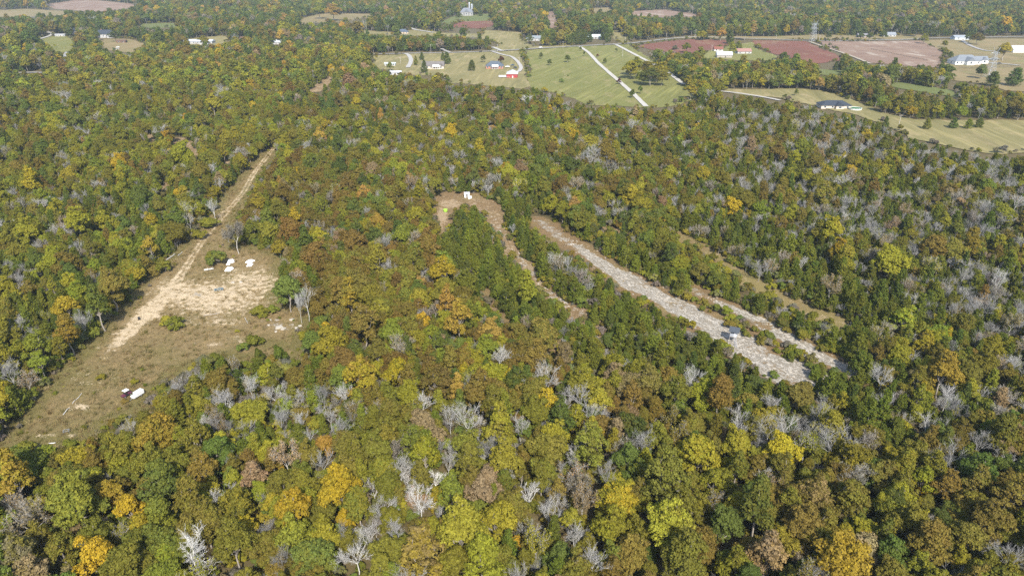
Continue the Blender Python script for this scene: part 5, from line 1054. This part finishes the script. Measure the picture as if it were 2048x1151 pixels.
# raised hunting stand on the glade
p = at(1465, 684); e = link('hunting_stand', None, None, (p[0], p[1], .2), R(-24)); tag(e, 'grey box hunting stand on stilts with ladder on the limestone strip', 'hunting stand')
GREYP = paint((.30,.32,.36), .7, 0, .15); z0 = 2.3; hb = 1.05
for sx in (-1, 1):
    for sy in (-1, 1): MB().bar((sx*1.25, sy*1.25, 0), (sx*.92, sy*.92, z0), .075, .075).build('leg', WOODG, e)
m = MB()
for sx in (-1, 1): m.bar((sx*1.2, -1.2, .3), (sx*.98, .98, z0-.3), .045).bar((-1.2, sx*1.2, .3), (.98, sx*.98, z0-.3), .045)
m.build('bracing', WOODG, e)
MB().box(-1.15, 1.15, -1.15, 1.15, z0, z0+.12).build('platform', WOODG, e)
MB().box(-hb, hb, -hb, -hb+.08, z0+.12, z0+1.2).box(-hb, hb, hb-.08, hb, z0+.12, z0+1.2).box(-hb, -hb+.08, -hb+.08, hb-.08, z0+.12, z0+1.2).box(hb-.08, hb, -hb+.08, hb-.08, z0+.12, z0+1.2).build('cabin_wall', GREYP, e)
for sx in (-1, 1):
    for sy in (-1, 1): MB().box(sx*(hb-.08)-.08, sx*(hb-.08)+.08, sy*(hb-.08)-.08, sy*(hb-.08)+.08, z0+1.2, z0+2.05).build('corner_post', GREYP, e)
MB().box(.1, .9, -hb-.02, -hb+.01, z0+.2, z0+1.95).build('door', paint((.55,.56,.60), .6), e)
v = [(-1.65,-1.65,z0+1.95),(1.65,-1.65,z0+1.95),(1.65,1.65,z0+2.3),(-1.65,1.65,z0+2.3)]; v += [(a, b_, c+.07) for a, b_, c in v]
MB().add(v, [(0,3,2,1),(4,5,6,7),(0,1,5,4),(1,2,6,5),(2,3,7,6),(3,0,4,7)]).build('roof', paint((.065,.075,.088), .8), e)
l = link('ladder', None, e); 
for s in (.25, .85): MB().bar((s, -1.15, z0+.05), (s+1.0, -3.2, 0), .05).build('rail', GREYP, l)
for k in range(8): t = (k+.5)/8; MB().bar((.25+t, -1.15-2.05*t, z0*(1-t)+.03), (.85+t, -1.15-2.05*t, z0*(1-t)+.03), .04).build('rung', GREYP, l)

# ------------------------------------------------------------------ things lying in the clearings
def sheet(label, px_, py_, w, d, h, rz, name='white_tarp', mat=None, cat='tarp'):
    p = at(px_, py_); nx, ny = 9, 7; v = []; f = []
    for j in range(ny):
        for i in range(nx):
            u, q = i/(nx-1)*2-1, j/(ny-1)*2-1; rr = max(abs(u), abs(q)); z = h*(1-sstep(np.array(rr), .55, 1.0))*(.75+.5*rng.random()) + .04
            if rr > .99: z = .0
            v.append((u*w/2*(1+.12*rng.normal()*(rr > .9)), q*d/2*(1+.12*rng.normal()*(rr > .9)), float(z)))
    for j in range(ny-1):
        for i in range(nx-1): a = j*nx+i; f.append((a, a+1, a+nx+1, a+nx))
    o = link(name, newmesh(name, v, f, (mat or paint((.82,.82,.83), .6, 0, .05),)), None, (p[0], p[1], .3), rz); return tag(o, label, cat, 'white tarp-covered heaps in the clearing')
sheet('larger upper tarp of the left pair in the clearing', 462, 524, 2.7, 3.4, .6, .3); sheet('small tarp at the lower left of the tarp pair', 457, 529, 1.4, 2.0, .4, .1); sheet('square white tarp in front of the left pair', 459, 540, 2.7, 3.2, .8, .02)
sheet('upper tarp of the right pair near the wood', 500, 524, 2.8, 3.2, .55, -.2); sheet('lower tarp of the right pair near the wood', 500, 531, 2.1, 3.0, .6, .1)
def logobj(label, a, b_, r, mat=WOODG, name='fallen_log', twigs=2):
    p = at(*a); q = at(*b_); d = q-p; o = link(name, None, None, (p[0], p[1], .3+r)); tag(o, label, name.split('_')[-1]); segs = limb((0,0,0), d, r, r*.6, 5, .03); v, f = tubes(segs, 7); link('stem', newmesh('stem', v, f, (mat,)), o)
    for _ in range(twigs): t = rng.uniform(.4, .95); v, f = tubes(limb(d*t, d*t + np.array((rng.normal()*.9, rng.normal()*.9, rng.uniform(.1, .7))), r*.4, r*.15, 3), 5); link('branch', newmesh('branch', v, f, (mat,)), o)
PALE = BAREBARK
logobj('thick pale log left of the square tarp', (409,543),(428,540),.42, PALE); logobj('grey fallen log at the left wood edge', (333,522),(351,510),.22, PALE); logobj('short grey log right of the leaning one', (356,513),(365,506),.16, PALE)
logobj('long thin white pipe lying in the lower clearing', (127,831),(164,788),.08, WHITE, 'pipe', 0); logobj('white plank at the lower left clearing end', (97,889),(112,887),.14, WHITE, 'plank', 0)
logobj('thin dead stick standing out of the grass right of centre', (490,637),(496,648),.1, PALE); logobj('dark crossed branches in the middle of the sand', (408,633),(440,628),.15, BARK, 'fallen_branch', 5); logobj('pale branch heap at the lower clearing edge', (405,730),(418,718),.2, PALE, 'fallen_branch', 6)
p = at(279, 640); e = link('drum', None, None, (p[0], p[1], .25)); tag(e, 'small black drum standing on the sandy track', 'drum'); MB().lathe([(.34,0),(.36,.1),(.33,.35),(.36,.4),(.33,.7),(.36,.75),(.36,.98),(.3,1.0)], 14).build('barrel', DARK, e); MB().lathe([(.28,1.0),(.28,1.03),(.1,1.05)], 14).build('lid', paint((.06,.06,.06), .4), e)
# farm implement on the sand
p = at(438, 583); e = link('farm_implement', None, None, (p[0], p[1], .35), .3); tag(e, 'rusty blue-grey farm implement frame on the sand', 'implement'); BLU = paint((.20,.27,.30), .5, .3)
MB().box(-1.6, 1.6, -.1, .1, .5, .65).box(-1.6, 1.6, .9, 1.1, .5, .65).box(-1.6, -1.45, .1, .9, .51, .64).box(1.45, 1.6, .1, .9, .51, .64).build('frame', BLU, e); wheels(e, (-1.1, 1.1), (.5,), .35, .2)
for k in range(5): MB().bar((-1.3+.65*k, 0, .5), (-1.4+.65*k, -.25, .0), .05).build('tine', BLU, e)
MB().bar((0, 1.1, .6), (.3, 2.6, .55), .07).build('drawbar', BLU, e)
p = at(134, 866); e = link('metal_frame', None, None, (p[0], p[1], .3), .4); tag(e, 'small grey metal stand at the lower end of the clearing', 'frame')
MB().box(-.7, .7, -.5, -.42, .62, .7).box(-.7, .7, .42, .5, .62, .7).box(-.7, -.62, -.42, .42, .621, .699).box(.62, .7, -.42, .42, .621, .699).build('top_frame', STEEL, e)
for x in (-.65, .65):
    for y in (-.45, .45): MB().bar((x, y, 0), (x, y, .62), .04).build('leg', STEEL, e)
# white shed, two drums and the green trough in the small clearing
p = at(934, 396); e = link('white_shed', None, None, (p[0], p[1], .2), .1); tag(e, 'small white shed with dark doorway in the wood clearing', 'shed')
MB().box(-1.3, -.35, 0, .08, 0, 2.2).box(.35, 1.3, 0, .08, 0, 2.2).box(-.35, .35, 0, .08, 1.9, 2.2).box(-1.3, -1.22, .08, 2.4, 0, 2.2).box(1.22, 1.3, .08, 2.4, 0, 2.2).box(-1.22, 1.22, 2.32, 2.4, 0, 2.2).build('wall', WHITE, e)
v, f = roofmesh(-1.3, 1.3, 0, 2.4, 2.22, .5, 'gable', .15); link('roof', newmesh('roof', v, f, (R_WHITE,)), e)
for (x, y, lb) in [(938.5,398.5,'left white drum in front of the white shed'),(941.5,397,'right grey-white drum beside the white shed')]:
    p = at(x, y); e = link('drum', None, None, (p[0], p[1], .25)); tag(e, lb, 'drum', 'drums beside the white shed'); MB().lathe([(.55,0),(.6,.1),(.6,.95),(.5,1.1)], 14).build('barrel', paint((.72,.74,.74), .5), e); MB().lathe([(.42,1.1),(.42,1.16),(.2,1.2)], 14).build('lid', paint((.5,.52,.52)), e)
p = at(891, 424); e = link('trough', None, None, (p[0], p[1], .25)); tag(e, 'lime green round open trough in the small clearing', 'trough'); MB().lathe([(.8,0),(.95,.2),(1.0,1.1),(1.08,1.15),(1.0,1.2),(.9,1.1)], 18).build('wall', paint((.30,.52,.06), .5), e); MB().lathe([(.88,.7),(.88,.74)], 18).build('water', paint((.01,.05,.05), .1), e)
for k, (x, y, w, d, h, lb) in enumerate([(558,656,1.5,1.0,.6,'largest pale boulder of the group right of the clearing'),(567,659,1.0,.7,.4,'boulder touching the largest one on its right'),(540,641,.7,.5,.3,'small boulder up left of the largest one'),(554,641,1.0,.5,.3,'flat slab up from the largest boulder'),(584,640,.9,.6,.35,'flat slab beside the dead tree trunks'),(600,653,.8,.5,.35,'upper boulder of the pair under the dead trees'),(593,657,.8,.5,.3,'lower boulder of the pair under the dead trees'),(538,651,.6,.4,.25,'small white stone left of the largest boulder'),(617,658,.6,.5,.3,'grey boulder at the foot of the dead stump'),(552,664,.5,.4,.25,'stone just below the largest boulder'),(482,565,.9,.5,.3,'pink slab lying in the sandy field'),(466,566,.8,.5,.25,'pale slab left of the pink slab')]):
    p = at(x, y); v, f = stone((0,0,0), w, d*1.3, h*.7, rng.uniform(-.3, .3)); tag(link('boulder', newmesh('boulder', v, f, (STONE,)), None, (p[0], p[1], .28)), lb, 'boulder', 'boulders in the clearing')
# dead trees standing at the clearing edges
for (x, y, w, h, lb) in [(619,645,46,78,'tall dead tree right of the flat boulders'),(604,648,26,60,'thin dead tree left of the tall dead one'),(432,445,22,50,'bare trunk at the left wood edge beside the track'),(384,468,22,44,'second bare trunk at the left wood edge'),(443,395,24,40,'leaning bare trunk high on the track edge'),(976,398,26,34,'dead tree right of the white shed'),(946,388,16,30,'slim dead tree behind the white shed')]:
    plant('dead_tree', lb, 'tree', x, y, w, 'bare', 'ol', 'ol', h, 'dead trees at the clearing edges')

# ------------------------------------------------------------------ haze over the valley
if HAZE > 0:
    m = bpy.data.materials.new('haze_air'); m.use_nodes = True; nt = m.node_tree; nt.nodes.clear(); o = N(nt, 'ShaderNodeOutputMaterial'); pv = N(nt, 'ShaderNodeVolumePrincipled')
    pv.inputs['Color'].default_value = (.72, .88, 1.0, 1); pv.inputs['Density'].default_value = HAZE; pv.inputs['Anisotropy'].default_value = 0.0; nt.links.new(pv.outputs[0], o.inputs['Volume'])
    hz = MB().box(-8800, 8800, -2800, 11800, -1.0, 122.0).build('haze', m); tag(hz, 'thin blue haze over the whole valley', 'haze', kind='stuff')
